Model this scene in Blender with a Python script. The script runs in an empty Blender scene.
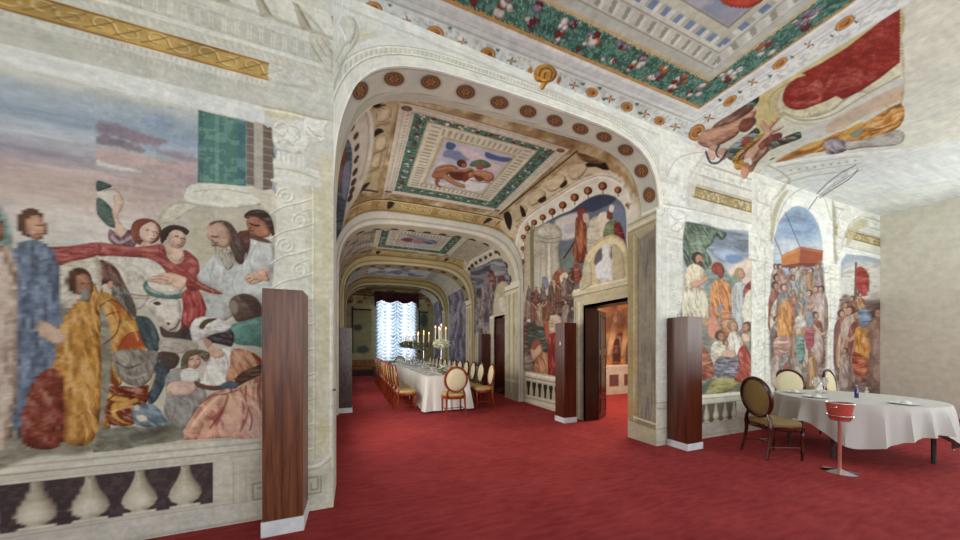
import bpy, bmesh, math, random
import numpy as np
from mathutils import Vector, Matrix
scene = bpy.context.scene
COL = scene.collection
rng = np.random.default_rng(7)
random.seed(7)
# ------------------------------------------------------------------ camera
F, YAW, HZ, EYE = 314.4, 0.3824, 347.6, 1.45
CY, SY = math.cos(YAW), math.sin(YAW)
cam_d = bpy.data.cameras.new('camera'); cam = bpy.data.objects.new('camera', cam_d)
COL.objects.link(cam); scene.camera = cam
cam_d.sensor_width = 36; cam_d.lens = F / 960 * 36
cam_d.shift_y = (HZ - 270) / 960
cam_d.clip_start = .05; cam_d.clip_end = 200
cam.location = (0, 0, EYE); cam.rotation_euler = (math.pi / 2, 0, -YAW)

def proj(P):
    X = P[..., 0] * CY - P[..., 1] * SY
    T = P[..., 0] * SY + P[..., 1] * CY
    T = np.where(T < .05, np.nan, T)
    return 480 + F * X / T, HZ - F * (P[..., 2] - EYE) / T

# ------------------------------------------------------------------ noise
_tab = rng.random((257, 257))
def vn(a, b):
    a = np.nan_to_num(a); b = np.nan_to_num(b)
    i = np.floor(a).astype(int); j = np.floor(b).astype(int)
    u = a - i; v = b - j
    u = u * u * (3 - 2 * u); v = v * v * (3 - 2 * v)
    i0 = i % 256; j0 = j % 256
    return (_tab[i0, j0] * (1 - u) + _tab[i0 + 1, j0] * u) * (1 - v) + (_tab[i0, j0 + 1] * (1 - u) + _tab[i0 + 1, j0 + 1] * u) * v
def fbm(a, b, o=4, s=0):
    r = 0; w = 1; t = 0
    for k in range(o):
        r = r + w * vn(a * 2 ** k + 31.7 * k + s * 13.1, b * 2 ** k + 17.3 * k + s * 7.7); t += w; w *= .55
    return r / t - .5

def hx(c):
    if isinstance(c, (tuple, list, np.ndarray)): return np.array(c, float)
    return np.array([int(c[i:i + 2], 16) / 255 for i in (0, 2, 4)])
def lin(c):
    c = np.clip(c, 0, 1)
    return np.where(c <= .04045, c / 12.92, ((c + .055) / 1.055) ** 2.4)

def smooth_pts(p, n=5, closed=True):
    p = np.asarray(p, float); m = len(p); out = []
    for i in range(m if closed else m - 1):
        if closed: a, b, c, d = p[i - 1], p[i], p[(i + 1) % m], p[(i + 2) % m]
        else: a, b, c, d = p[max(i - 1, 0)], p[i], p[i + 1], p[min(i + 2, m - 1)]
        for k in range(n):
            t = k / n
            out.append(.5 * ((2 * b) + (c - a) * t + (2 * a - 5 * b + 4 * c - d) * t * t + (3 * b - a - 3 * c + d) * t ** 3))
    if not closed: out.append(p[-1])
    return np.array(out)

class Surf:
    """a painted plaster surface: a fine grid of points, each with its own fresco colour"""
    def __init__(s, P, base='d9d5c6'):
        s.P = P; s.C = np.empty(P.shape); s.C[:] = hx(base)
        s.px, s.py = proj(P)
        s.x, s.y, s.z = P[..., 0], P[..., 1], P[..., 2]
        s.ax = (s.px, s.py)
    def use(s, a=None, b=None):
        s.ax = (s.px, s.py) if a is None else (a, b)
        return s
    def box(s, x0, y0, x1, y1):
        a, b = s.ax
        with np.errstate(invalid='ignore'):
            m = (a > x0) & (a < x1) & (b > y0) & (b < y1)
        r = np.flatnonzero(m.any(1)); c = np.flatnonzero(m.any(0))
        if len(r) == 0: return None
        return slice(r[0], r[-1] + 1), slice(c[0], c[-1] + 1)
    def dist(s, pts, sl, closed=True):
        a = s.ax[0][sl]; b = s.ax[1][sl]
        best = np.full(a.shape, 1e18); nx = np.zeros(a.shape); ny = np.zeros(a.shape)
        ins = np.zeros(a.shape, bool); n = len(pts)
        for i in range(n if closed else n - 1):
            x0, y0 = pts[i]; x1, y1 = pts[(i + 1) % n]
            ex, ey = x1 - x0, y1 - y0; L = ex * ex + ey * ey + 1e-12
            dx = a - x0; dy = b - y0
            t = np.clip((dx * ex + dy * ey) / L, 0, 1)
            qx = dx - t * ex; qy = dy - t * ey
            d = qx * qx + qy * qy
            m = d < best
            best = np.where(m, d, best); nx = np.where(m, qx, nx); ny = np.where(m, qy, ny)
            if closed and y0 != y1:
                c = ((y0 > b) != (y1 > b)) & (a < ex * (b - y0) / (ey if ey else 1e-9) + x0)
                ins ^= c
        d = np.sqrt(best)
        return d, ins, nx, ny
    def put(s, sl, al, col):
        s.C[sl] = s.C[sl] * (1 - al[..., None]) + col * al[..., None]
    def poly(s, c, pts, soft=.55, r=0, amp=.17, fold=0, ang=0, fs=3., a=1., smooth=True, wob=0):
        pts = smooth_pts(pts) if smooth else np.asarray(pts, float)
        g = soft + .5
        sl = s.box(pts[:, 0].min() - g, pts[:, 1].min() - g, pts[:, 0].max() + g, pts[:, 1].max() + g)
        if sl is None: return
        d, ins, nx, ny = s.dist(pts, sl)
        A = s.ax[0][sl]; B = s.ax[1][sl]
        sd = np.where(ins, d, -d)
        if wob: sd = sd + wob * fbm(A / 3, B / 3, 2)
        al = np.clip(.5 + sd / (2 * soft), 0, 1) * a
        k = np.ones(A.shape)
        if r:
            e = np.clip(1 - sd / r, 0, 1) ** 1.5
            k = k - amp * e
            k = k + amp * .9 * e * ((nx * 1 + ny * 1) / (d + 1e-6)) * .7
        if fold:
            ca, sa = math.cos(math.radians(ang)), math.sin(math.radians(ang))
            u = (A * ca + B * sa); v = (-A * sa + B * ca)
            w = u / fs * .35 + 0 * v
            n = fbm(w + 5 * c_hash(c), v / fs * 1.6 + fbm(A / 14, B / 14, 2) * 3, 3)
            k = k + fold * np.sign(n) * np.abs(n * 2.6) ** .8
        if r > 1.5: k = k + .34 * fbm(A / 9 + r, B / 9, 4) + .16 * fbm(A / 2.2, B / 2.2, 2)
        k = np.clip(k, .35, 1.5)[..., None]
        cc = hx(c)
        col = np.where(k < 1, cc * (k ** np.array([.85, 1.05, 1.1])), cc + (1 - cc) * (k - 1) * .9)
        s.put(sl, np.nan_to_num(al), col)
    def line(s, c, pts, w=.6, a=1., soft=.35, smooth=True):
        pts = smooth_pts(pts, 4, False) if smooth and len(pts) > 2 else np.asarray(pts, float)
        g = w + soft
        sl = s.box(pts[:, 0].min() - g, pts[:, 1].min() - g, pts[:, 0].max() + g, pts[:, 1].max() + g)
        if sl is None: return
        d, _, _, _ = s.dist(pts, sl, False)
        al = np.clip((w + soft - d) / (2 * soft), 0, 1) * a
        s.put(sl, np.nan_to_num(al), hx(c))
    def ell(s, c, x, y, rx, ry, rot=0, **k):
        t = np.linspace(0, 2 * math.pi, 14, endpoint=False)
        cr, sr = math.cos(rot), math.sin(rot)
        s.poly(c, np.stack([x + rx * np.cos(t) * cr - ry * np.sin(t) * sr, y + rx * np.cos(t) * sr + ry * np.sin(t) * cr], 1), **k)
    def head(s, x, y, r, look=1, skin='c9a088', hair='5a4236', beard=None, tilt=0):
        """painted head about r wide (half), facing look (-1 left .. 1 right)"""
        s.ell(hair, x - look * r * .25, y - r * .25, r * 1.08, r * 1.12, soft=.5, r=r * .6)
        s.ell(skin, x + look * r * .18, y + r * .12, r * .78, r * 1.0, rot=-.25 * look, soft=.4, r=r * .5, amp=.3)
        if r > 2.2:
            ex = x + look * r * .38
            s.line('5a3a30', [(ex - r * .42, y - r * .02), (ex - r * .12, y - r * .06)], w=r * .05, a=.8, soft=.25, smooth=False)
            s.line('5a3a30', [(ex + r * .1, y - r * .06), (ex + r * .32, y - r * .02)], w=r * .05, a=.8, soft=.25, smooth=False)
            s.line('8a5a48', [(ex, y), (ex + look * r * .1, y + r * .36), (ex - r * .02, y + r * .4)], w=r * .035, a=.7, soft=.3)
            s.line('8a3e36', [(ex - r * .18, y + r * .62), (ex + r * .16, y + r * .6)], w=r * .05, a=.8, soft=.25, smooth=False)
        if beard:
            s.ell(beard, x + look * r * .3, y + r * .95, r * .5, r * .55, soft=.5, r=r * .4)
    def person(s, x, y, h, robe='a8705a', skin='c79a80', hair='5a4236', look=1, robe2=None, lean=0):
        """small painted standing figure: y is the feet, h its height"""
        w = h * .16; top = y - h; robe = hx(robe) * .9 + np.array([.02, .015, .01]); skin = hx(skin) * .95
        l = lean * h
        s.poly(robe, [(x - w * .8, y), (x - w * .9, y - h * .4), (x - w * .8 + l, y - h * .72), (x - w * .3 + l, y - h * .84), (x + w * .4 + l, y - h * .84), (x + w * .85 + l, y - h * .7), (x + w, y - h * .35), (x + w * .9, y)], r=w * .6, fold=.25, ang=85, fs=w * .5, soft=.4)
        if robe2: s.poly(robe2, [(x - w * .6, y), (x - w * .5 + l, y - h * .45), (x + w * .5 + l, y - h * .7), (x + w * .9, y - h * .3), (x + w * .5, y)], r=w * .5, fold=.25, ang=75, fs=w * .5, soft=.4)
        if int(x * 7 + y * 3) % 3 == 0: s.line(skin, [(x - look * w * .3 + l, y - h * .75), (x + look * w * .6 + l, y - h * .58), (x + look * w * 1.0 + l, y - h * .6)], w=w * .14, soft=.4)
        s.poly('6a564c', [(x - look * w * .9, y), (x - look * w * .95, y - h * .6), (x - look * w * .45, y - h * .7), (x - look * w * .5, y)], soft=.6, a=.45)
        s.head(x + l, top + h * .075, h * .062, look, skin, hair)
    def draw(s, text, dx=0, dy=0, sc=1.):
        """painting orders: op colour points [options]"""
        for ln in text.strip().splitlines():
            t = ln.split()
            if not t or t[0].startswith('#'): continue
            op, c = t[0], t[1]; pts = []; kw = {}
            for q in t[2:]:
                if ',' in q:
                    a, b = q.split(','); pts.append((float(a) * sc + dx, float(b) * sc + dy))
                else:
                    k, v = q.split('='); kw[{'s': 'soft', 'r': 'r', 'f': 'fold', 'g': 'ang', 'w': 'w', 'a': 'a', 'm': 'amp', 'n': 'fs', 'k': 'look', 'b': 'beard', 'h': 'hair', 't': 'rot', 'j': 'wob'}[k]] = v if k in 'bh' else float(v)
            if op == 'b': s.poly(c, pts, **kw)
            elif op == 'p': s.poly(c, pts, smooth=False, **kw)
            elif op == 'l': s.line(c, pts, **kw)
            elif op == 'L': s.line(c, pts, smooth=False, **kw)
            elif op == 'e': s.ell(c, *pts[0], pts[1][0] - dx, pts[1][1] - dy, **kw)
            elif op == 'H': s.head(pts[0][0], pts[0][1], (pts[1][0] - dx), skin=c, **kw)
    def brush(s, k=1.6):
        """let the edges waver a little, as a brush on wet plaster does"""
        nv, nu = s.px.shape
        i, j = np.meshgrid(np.arange(nv), np.arange(nu), indexing='ij')
        a = fbm(i / 9., j / 9., 3) * 6 * k; b = fbm(i / 9. + 40, j / 9. + 70, 3) * 6 * k
        ii = np.clip(np.round(i + a), 0, nv - 1).astype(int); jj = np.clip(np.round(j + b), 0, nu - 1).astype(int)
        s.C = s.C[ii, jj]
        n = fbm(i / 3. + 5, j / 14., 3)[..., None]; m = fbm(i / 5., j / 4. + 50, 3)[..., None]
        s.C = s.C * (1 + .10 * n + .12 * m)
    def grain(s, amp=.045, sc=8., hue=.02):
        u, v = s.x + s.y * .7, s.z + s.y * .5
        n = fbm(u * sc, v * sc, 5)[..., None]; m = fbm(u * 3 + 9, v * 3 + 4, 4)[..., None]; q = fbm(u * 60, v * 60, 2)[..., None]
        s.C = s.C * (1 + amp * 2.2 * n + amp * 1.2 * m + amp * q) + hue * m * np.array([1, .6, -.9])
    def mesh(s, name, material, parent=None, kind=None, flip=False):
        nv, nu = s.P.shape[:2]
        me = bpy.data.meshes.new(name)
        me.vertices.add(nv * nu); me.vertices.foreach_set('co', s.P.reshape(-1).astype(np.float32))
        i = (np.arange(nv - 1)[:, None] * nu + np.arange(nu - 1)[None]).ravel()
        q = np.stack([i, i + 1, i + nu + 1, i + nu] if not flip else [i, i + nu, i + nu + 1, i + 1], 1)
        me.loops.add(q.size); me.loops.foreach_set('vertex_index', q.ravel().astype(np.int32))
        me.polygons.add(len(q)); me.polygons.foreach_set('loop_start', (np.arange(len(q)) * 4).astype(np.int32))
        me.update(calc_edges=True)
        ca = me.color_attributes.new('Fresco', 'FLOAT_COLOR', 'POINT')
        rgba = np.ones((nv * nu, 4), np.float32); rgba[:, :3] = lin(s.C.reshape(-1, 3)) * PAINT_GAIN
        ca.data.foreach_set('color', rgba.ravel())
        me.materials.append(material)
        ob = bpy.data.objects.new(name, me); COL.objects.link(ob)
        if parent: ob.parent = parent
        if kind: ob['kind'] = kind
        return ob
PAINT_GAIN = 1.0
def c_hash(c):
    if isinstance(c, str): return (int(c, 16) % 97) / 7.
    return float(sum(c)) * 3
def cells(*segs):
    """non-uniform coordinates: (start, end, step) runs"""
    o = []
    for a, b, st in segs:
        n = max(1, int(round(abs(b - a) / st)))
        o += list(np.linspace(a, b, n, endpoint=False))
    o.append(segs[-1][1])
    return np.array(o)
def grid(U, V, f):
    u, v = np.meshgrid(U, V)
    return np.stack(np.broadcast_arrays(*f(u, v)), -1).astype(float)

# ------------------------------------------------------------------ materials
def mat(name, col=(.8, .8, .8), rough=.6, metal=0, **k):
    m = bpy.data.materials.new(name); m.use_nodes = True
    b = m.node_tree.nodes['Principled BSDF']
    b.inputs['Base Color'].default_value = (*col, 1); b.inputs['Roughness'].default_value = rough; b.inputs['Metallic'].default_value = metal
    for kk, v in k.items(): b.inputs[kk.replace('_', ' ')].default_value = v
    return m
def nd(m, t, **k):
    n = m.node_tree.nodes.new(t)
    for a, v in k.items(): setattr(n, a, v)
    return n
def noisy(name, c1, c2, scale=20, rough=.6, metal=0, bump=.1, stretch=(1, 1, 1), detail=6, dist=.0, bd=.01, **k):
    m = mat(name, c1, rough, metal, **k); nt = m.node_tree; L = nt.links.new; b = nt.nodes['Principled BSDF']
    tc = nd(m, 'ShaderNodeTexCoord'); mp = nd(m, 'ShaderNodeMapping'); mp.inputs['Scale'].default_value = stretch
    nz = nd(m, 'ShaderNodeTexNoise'); nz.inputs['Scale'].default_value = scale; nz.inputs['Detail'].default_value = detail; nz.inputs['Distortion'].default_value = dist
    rp = nd(m, 'ShaderNodeValToRGB'); rp.color_ramp.elements[0].position = .32; rp.color_ramp.elements[1].position = .68
    rp.color_ramp.elements[0].color = (*c1, 1); rp.color_ramp.elements[1].color = (*c2, 1)
    L(tc.outputs['Object'], mp.inputs['Vector']); L(mp.outputs[0], nz.inputs['Vector']); L(nz.outputs['Fac'], rp.inputs['Fac']); L(rp.outputs[0], b.inputs['Base Color'])
    if bump:
        bp = nd(m, 'ShaderNodeBump'); bp.inputs['Strength'].default_value = bump; bp.inputs['Distance'].default_value = bd
        L(nz.outputs['Fac'], bp.inputs['Height']); L(bp.outputs[0], b.inputs['Normal'])
    return m
def srgb(c): return tuple(float(v) for v in lin(hx(c)))
def fresco_material():
    m = mat('fresco_plaster', rough=.75); nt = m.node_tree; L = nt.links.new; b = nt.nodes['Principled BSDF']
    at = nd(m, 'ShaderNodeAttribute', attribute_name='Fresco')
    tc = nd(m, 'ShaderNodeTexCoord')
    nz = nd(m, 'ShaderNodeTexNoise'); nz.inputs['Scale'].default_value = 45; nz.inputs['Detail'].default_value = 8
    mr = nd(m, 'ShaderNodeMapRange'); mr.inputs['To Min'].default_value = .9; mr.inputs['To Max'].default_value = 1.08
    mx = nd(m, 'ShaderNodeVectorMath', operation='SCALE')
    L(tc.outputs['Object'], nz.inputs['Vector']); L(nz.outputs['Fac'], mr.inputs['Value'])
    L(at.outputs['Color'], mx.inputs[0]); L(mr.outputs[0], mx.inputs['Scale']); L(mx.outputs[0], b.inputs['Base Color'])
    bp = nd(m, 'ShaderNodeBump'); bp.inputs['Strength'].default_value = .25; bp.inputs['Distance'].default_value = .004
    L(nz.outputs['Fac'], bp.inputs['Height']); L(bp.outputs[0], b.inputs['Normal'])
    b.inputs['Specular IOR Level'].default_value = .25
    return m
M = {}
M['fresco'] = fresco_material()
M['plaster'] = noisy('aged_plaster', srgb('cfcbb9'), srgb('dedbcd'), 9, .8, bump=.15)
M['stone'] = noisy('cream_stone', srgb('c9c3ac'), srgb('dcd8c8'), 14, .8, bump=.15)

# ------------------------------------------------------------------ meshes
def obj(name, bm, m, parent=None, smooth=False, bevel=0):
    me = bpy.data.meshes.new(name)
    bmesh.ops.recalc_face_normals(bm, faces=bm.faces)
    bm.to_mesh(me); bm.free()
    me.materials.append(m)
    if smooth:
        for p in me.polygons: p.use_smooth = True
        try: me.set_sharp_from_angle(angle=math.radians(40))
        except Exception: pass
    o = bpy.data.objects.new(name, me); COL.objects.link(o)
    if parent: o.parent = parent
    if bevel:
        b = o.modifiers.new('bevel', 'BEVEL'); b.width = bevel; b.segments = 2; b.limit_method = 'ANGLE'
    return o
def B(): return bmesh.new()
def add_box(bm, x0, x1, y0, y1, z0, z1, mtx=None):
    v = [bm.verts.new((x, y, z)) for x in (x0, x1) for y in (y0, y1) for z in (z0, z1)]
    for f in ((0, 1, 3, 2), (4, 6, 7, 5), (0, 4, 5, 1), (2, 3, 7, 6), (0, 2, 6, 4), (1, 5, 7, 3)): bm.faces.new([v[i] for i in f])
    if mtx: bmesh.ops.transform(bm, matrix=mtx, verts=v)
    return v
def add_lathe(bm, prof, n=20, c=(0, 0, 0), sx=1, sy=1, mtx=None):
    rings = []; vs = []
    for r, z in prof:
        if r < 1e-5: ring = [bm.verts.new((c[0], c[1], c[2] + z))]
        else: ring = [bm.verts.new((c[0] + r * sx * math.cos(2 * math.pi * k / n), c[1] + r * sy * math.sin(2 * math.pi * k / n), c[2] + z)) for k in range(n)]
        rings.append(ring); vs += ring
    for a, b in zip(rings, rings[1:]):
        for k in range(n):
            q = [a[k % len(a)], a[(k + 1) % len(a)], b[(k + 1) % len(b)], b[k % len(b)]]
            q = list(dict.fromkeys(q))
            if len(q) >= 3:
                try: bm.faces.new(q)
                except ValueError: pass
    for ring, rv in ((rings[0], 0), (rings[-1], 1)):
        if len(ring) > 2: bm.faces.new(ring if rv else ring[::-1])
    if mtx: bmesh.ops.transform(bm, matrix=mtx, verts=vs)
    return vs
def add_tube(bm, pts, rad, n=8, closed=False, flat=1.0):
    """round bar through points; rad a number or one per point"""
    pts = [Vector(p) for p in pts]; m = len(pts)
    R_ = rad if isinstance(rad, (list, tuple)) else [rad] * m
    rings = []; up = None
    for i, p in enumerate(pts):
        if closed: t = pts[(i + 1) % m] - pts[i - 1]
        else: t = pts[min(i + 1, m - 1)] - pts[max(i - 1, 0)]
        t.normalize()
        if up is None: up = Vector((0, 0, 1)) if abs(t.z) < .9 else Vector((1, 0, 0))
        s = t.cross(up).normalized(); up = s.cross(t).normalized()
        rings.append([bm.verts.new(p + (s * math.cos(2 * math.pi * k / n) * flat + up * math.sin(2 * math.pi * k / n)) * R_[i]) for k in range(n)])
    for i in range(m if closed else m - 1):
        a, b = rings[i], rings[(i + 1) % m]
        for k in range(n): bm.faces.new((a[k], a[(k + 1) % n], b[(k + 1) % n], b[k]))
    if not closed: bm.faces.new(rings[0][::-1]); bm.faces.new(rings[-1])
def add_prism(bm, pts, axis, a, b):
    """extrude a closed 2D outline along axis ('x','y','z') from a to b"""
    def q(p, t): return {'x': (t, p[0], p[1]), 'y': (p[0], t, p[1]), 'z': (p[0], p[1], t)}[axis]
    A = [bm.verts.new(q(p, a)) for p in pts]; C = [bm.verts.new(q(p, b)) for p in pts]
    bm.faces.new(A[::-1]); bm.faces.new(C)
    for i in range(len(pts)): bm.faces.new((A[i], A[(i + 1) % len(pts)], C[(i + 1) % len(pts)], C[i]))
def tag(o, label, cat, group=None):
    o['label'] = label; o['category'] = cat
    if group: o['group'] = group
    return o
def thing(name, label, cat, loc=(0, 0, 0), rz=0, group=None):
    o = bpy.data.objects.new(name, None); COL.objects.link(o); o.empty_display_size = .1
    o.location = loc; o.rotation_euler = (0, 0, rz)
    return tag(o, label, cat, group)
def struct(name, bm, m, **k):
    o = obj(name, bm, m, **k); o['kind'] = 'structure'; return o
def dup(root, loc, rz, label, group=None, s=None):
    r = root.copy(); COL.objects.link(r); r.location = loc; r.rotation_euler = (0, 0, rz); r['label'] = label
    if group: r['group'] = group
    if s: r.scale = s
    for ch in list(root.children):
        c = ch.copy(); COL.objects.link(c); c.parent = r
        for g in ch.children:
            d = g.copy(); COL.objects.link(d); d.parent = c
    return r
H2 = math.pi / 2
WXC = (1.15, 3.2, .75, 4.35)
def B_box(a, b, c, d, e, f):
    bm = B(); add_box(bm, a, b, c, d, e, f); return bm
def wood(name, a, b, sc=3, rough=.35, axis=(1, 1, .06), bump=.05, spec=.5):
    return noisy(name, srgb(a), srgb(b), sc * 12, rough, bump=bump, stretch=axis, dist=.6, detail=8, Specular_IOR_Level=spec)
M['wood_cab'] = wood('mahogany_veneer', '38140a', '612a16', 2.2, .28)
M['wood_cab_near'] = wood('walnut_veneer', '4a2414', '7c4a2e', 3, .38)
M['wood_dark'] = wood('dark_stained_wood', '1c0c07', '3a1a10', 2, .3)
M['wood_door'] = wood('varnished_door_wood', '3a2218', '63402c', 2, .16, (1, 1, .1), .03, .9)
M['wood_chair'] = wood('polished_cherry_wood', '5e1c0a', '9c3e1a', 2, .25, (1, 1, .3))
M['wood_chair_dark'] = wood('polished_mahogany_wood', '2c0d06', '56200f', 2, .22, (1, 1, .3))
M['white_paint'] = noisy('white_painted_plinth', srgb('c9cdd3'), srgb('dfe2e6'), 12, .5, bump=.03)
M['cream_fab'] = noisy('cream_upholstery', srgb('cfc19a'), srgb('e0d5b2'), 120, .8, bump=.15, bd=.002)
M['gold_fab'] = noisy('gold_satin_upholstery', srgb('a08648'), srgb('bda466'), 90, .45, bump=.12, bd=.002)
M['olive_fab'] = noisy('olive_gold_upholstery', srgb('76602e'), srgb('937b42'), 90, .5, bump=.12, bd=.002)
M['linen'] = noisy('white_linen', srgb('d4d2cb'), srgb('e8e6e0'), 260, .85, bump=.1, bd=.001)
M['linen_grey'] = noisy('grey_white_linen', srgb('bdbab6'), srgb('d2d0cc'), 220, .85, bump=.1, bd=.001)
M['chrome'] = mat('polished_chrome', (.82, .82, .84), .12, 1)
M['pinkmetal'] = noisy('brushed_rose_metal', srgb('c98076'), srgb('e0a59a'), 60, .3, .6, bump=.02)
M['red_cloth'] = noisy('red_bucket_cloth', srgb('a63a30'), srgb('c04c3e'), 70, .55, bump=.1, bd=.002)
M['glass'] = mat('clear_glass', (.95, .97, .98), .03, 0, Transmission_Weight=.9, IOR=1.3, Alpha=.55)
M['blue_glass'] = mat('cobalt_blue_glass', srgb('1d2f66'), .1, 0, Specular_IOR_Level=.8)
M['porcelain'] = noisy('white_porcelain', srgb('e4e4e2'), srgb('f2f2f0'), 10, .15, bump=0)
M['wax'] = noisy('ivory_wax', srgb('e8d9bd'), srgb('f4ead6'), 30, .5, bump=.02)
M['silver'] = noisy('old_silver', (.55, .55, .55), (.75, .75, .76), 30, .25, 1, bump=.02)
M['flame'] = mat('candle_flame', (1, .5, .2), .5); b_ = M['flame'].node_tree.nodes['Principled BSDF']
b_.inputs['Emission Color'].default_value = (1, .5, .2, 1); b_.inputs['Emission Strength'].default_value = 6
M['leaf'] = noisy('green_leaves', srgb('3a4a30'), srgb('7a8a62'), 40, .6, bump=.1)
M['petal'] = noisy('white_green_petals', srgb('d4d8b8'), srgb('f0f0e0'), 50, .7, bump=.1)
M['olive_leaf'] = noisy('olive_grey_foliage', srgb('4a4a36'), srgb('8c8a68'), 40, .7, bump=.1)
M['maroon'] = noisy('maroon_velvet', srgb('2e0f18'), srgb('521c28'), 14, .9, bump=.1)
M['rug_dark'] = noisy('dark_metal', (.02, .02, .022), (.05, .05, .05), 30, .4, bump=.02)
M['marble_dark'] = wood('dark_figured_veneer', '2e2422', '5a4a46', 2.5, .3, (1, 1, .4))  # dark grey-brown figured veneer
M['bench'] = noisy('tan_leather', srgb('7a4a1c'), srgb('a06a30'), 20, .5, bump=.1)
def carpet():
    m = mat('red_wool_carpet', (.3, .02, .03), .95); nt = m.node_tree; L = nt.links.new; b = nt.nodes['Principled BSDF']
    tc = nd(m, 'ShaderNodeTexCoord')
    n1 = nd(m, 'ShaderNodeTexNoise'); n1.inputs['Scale'].default_value = 1.6; n1.inputs['Detail'].default_value = 8; n1.inputs['Roughness'].default_value = .65
    n2 = nd(m, 'ShaderNodeTexNoise'); n2.inputs['Scale'].default_value = 160; n2.inputs['Detail'].default_value = 3
    mp = nd(m, 'ShaderNodeMapping'); mp.inputs['Scale'].default_value = (1, 4, 1); mp.inputs['Rotation'].default_value = (0, 0, .3)
    n3 = nd(m, 'ShaderNodeTexNoise'); n3.inputs['Scale'].default_value = 5; n3.inputs['Detail'].default_value = 5
    r = nd(m, 'ShaderNodeValToRGB'); r.color_ramp.elements[0].position = .36; r.color_ramp.elements[1].position = .64
    r.color_ramp.elements[0].color = (*srgb('7c2628'), 1); r.color_ramp.elements[1].color = (*srgb('a84444'), 1)
    a = nd(m, 'ShaderNodeMath', operation='MULTIPLY_ADD'); a.inputs[1].default_value = .35
    c = nd(m, 'ShaderNodeMath', operation='MULTIPLY_ADD'); c.inputs[1].default_value = .35
    d = nd(m, 'ShaderNodeMath', operation='MULTIPLY'); d.inputs[1].default_value = .3
    L(tc.outputs['Object'], n1.inputs['Vector']); L(tc.outputs['Object'], n2.inputs['Vector']); L(tc.outputs['Object'], mp.inputs['Vector']); L(mp.outputs[0], n3.inputs['Vector'])
    L(n2.outputs['Fac'], d.inputs[0]); L(n3.outputs['Fac'], c.inputs[0]); L(d.outputs[0], c.inputs[2]); L(n1.outputs['Fac'], a.inputs[0]); L(c.outputs[0], a.inputs[2]); L(a.outputs[0], r.inputs['Fac']); L(r.outputs[0], b.inputs['Base Color'])
    bp = nd(m, 'ShaderNodeBump'); bp.inputs['Strength'].default_value = .5; bp.inputs['Distance'].default_value = .006
    L(n2.outputs['Fac'], bp.inputs['Height']); L(bp.outputs[0], b.inputs['Normal']); b.inputs['Specular IOR Level'].default_value = .1
    return m
M['carpet'] = carpet()
m = M['sheer'] = mat('sheer_white_curtain', (.92, .95, 1), .9); nt = m.node_tree; b = nt.nodes['Principled BSDF']
tr = nd(m, 'ShaderNodeBsdfTranslucent'); tr.inputs['Color'].default_value = (.9, .95, 1, 1)
tc = nd(m, 'ShaderNodeTexCoord'); sp = nd(m, 'ShaderNodeSeparateXYZ'); nt.links.new(tc.outputs['Object'], sp.inputs[0])
def mth(op, a, b=None):
    n = nd(m, 'ShaderNodeMath', operation=op)
    for k, v in enumerate((a, b)):
        if v is None: continue
        if isinstance(v, (int, float)): n.inputs[k].default_value = v
        else: nt.links.new(v, n.inputs[k])
    return n.outputs[0]
sw = mth('ABSOLUTE', mth('SINE', mth('MULTIPLY', sp.outputs[0], 7.4)))
nzc = nd(m, 'ShaderNodeTexNoise'); nzc.inputs['Scale'].default_value = 4; nt.links.new(tc.outputs['Object'], nzc.inputs['Vector'])
ph = mth('ADD', mth('ADD', mth('MULTIPLY', sp.outputs[2], 5.2), mth('MULTIPLY', sw, 1.1)), mth('MULTIPLY', nzc.outputs['Fac'], 1.2))
wv = mth('MULTIPLY', mth('ADD', mth('FRACT', ph), mth('MULTIPLY', sw, -.55)), 1.0)
col2 = mth('ADD', wv, mth('MULTIPLY', mth('ABSOLUTE', mth('SINE', mth('MULTIPLY', sp.outputs[0], 2.9))), .55))
rp = nd(m, 'ShaderNodeValToRGB'); rp.color_ramp.elements[0].color = (.2, .3, .42, 1); rp.color_ramp.elements[1].color = (1, 1, 1, 1); rp.color_ramp.elements[0].position = .0; rp.color_ramp.elements[1].position = .75  # shade of the ruched folds and bright columns painted into the curtain colour
nt.links.new(col2, rp.inputs['Fac']); nt.links.new(rp.outputs[0], tr.inputs['Color']); nt.links.new(rp.outputs[0], b.inputs['Base Color'])
mxs = nd(m, 'ShaderNodeMixShader'); mxs.inputs[0].default_value = .6
nt.links.new(b.outputs[0], mxs.inputs[1]); nt.links.new(tr.outputs[0], mxs.inputs[2]); nt.links.new(mxs.outputs[0], nt.nodes['Material Output'].inputs['Surface'])
# ------------------------------------------------------------------ the built shell: every painted surface as a grid
YL, YR = 3.15, 3.32                       # front planes of the wall left and right of the great arch
def yfront(x): return YL + (YR - YL) * np.clip((x + .17) / 4.35, 0, 1)
ZC = 4.7
S = {}
S['left'] = Surf(grid(cells((-3.0, -2.25, .05), (-2.25, -1.8, .02), (-1.8, -.17, .0065)), cells((0, 4.7, .0068)), lambda u, v: (u, YL + 0 * u, v)))
prof = np.array([(-.17, 0), (-.17, 1.5), (-.17, 2.9), (-.145, 3.3), (-.10, 3.55), (-.03, 3.78), (.06, 3.96), (.2, 4.11), (.38, 4.21), (.6, 4.28), (.9, 4.33), (1.5, 4.37), (2.2, 4.40), (3.0, 4.41), (3.35, 4.39), (3.65, 4.33), (3.9, 4.21), (4.07, 4.02), (4.16, 3.78), (4.2, 3.5), (4.2, 0)])
def resample(p, st):
    d = np.r_[0, np.cumsum(np.hypot(*np.diff(p, axis=0).T))]
    t = np.linspace(0, d[-1], int(d[-1] / st) + 1)
    return np.stack([np.interp(t, d, p[:, 0]), np.interp(t, d, p[:, 1])], 1), t
def curve_profile(p, k0, k1):             # round the corners between k0 and k1
    q = smooth_pts(p[k0:k1], 6, False)
    return np.vstack([p[:k0], q, p[k1:]])
prof = curve_profile(prof, 2, 20)
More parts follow.
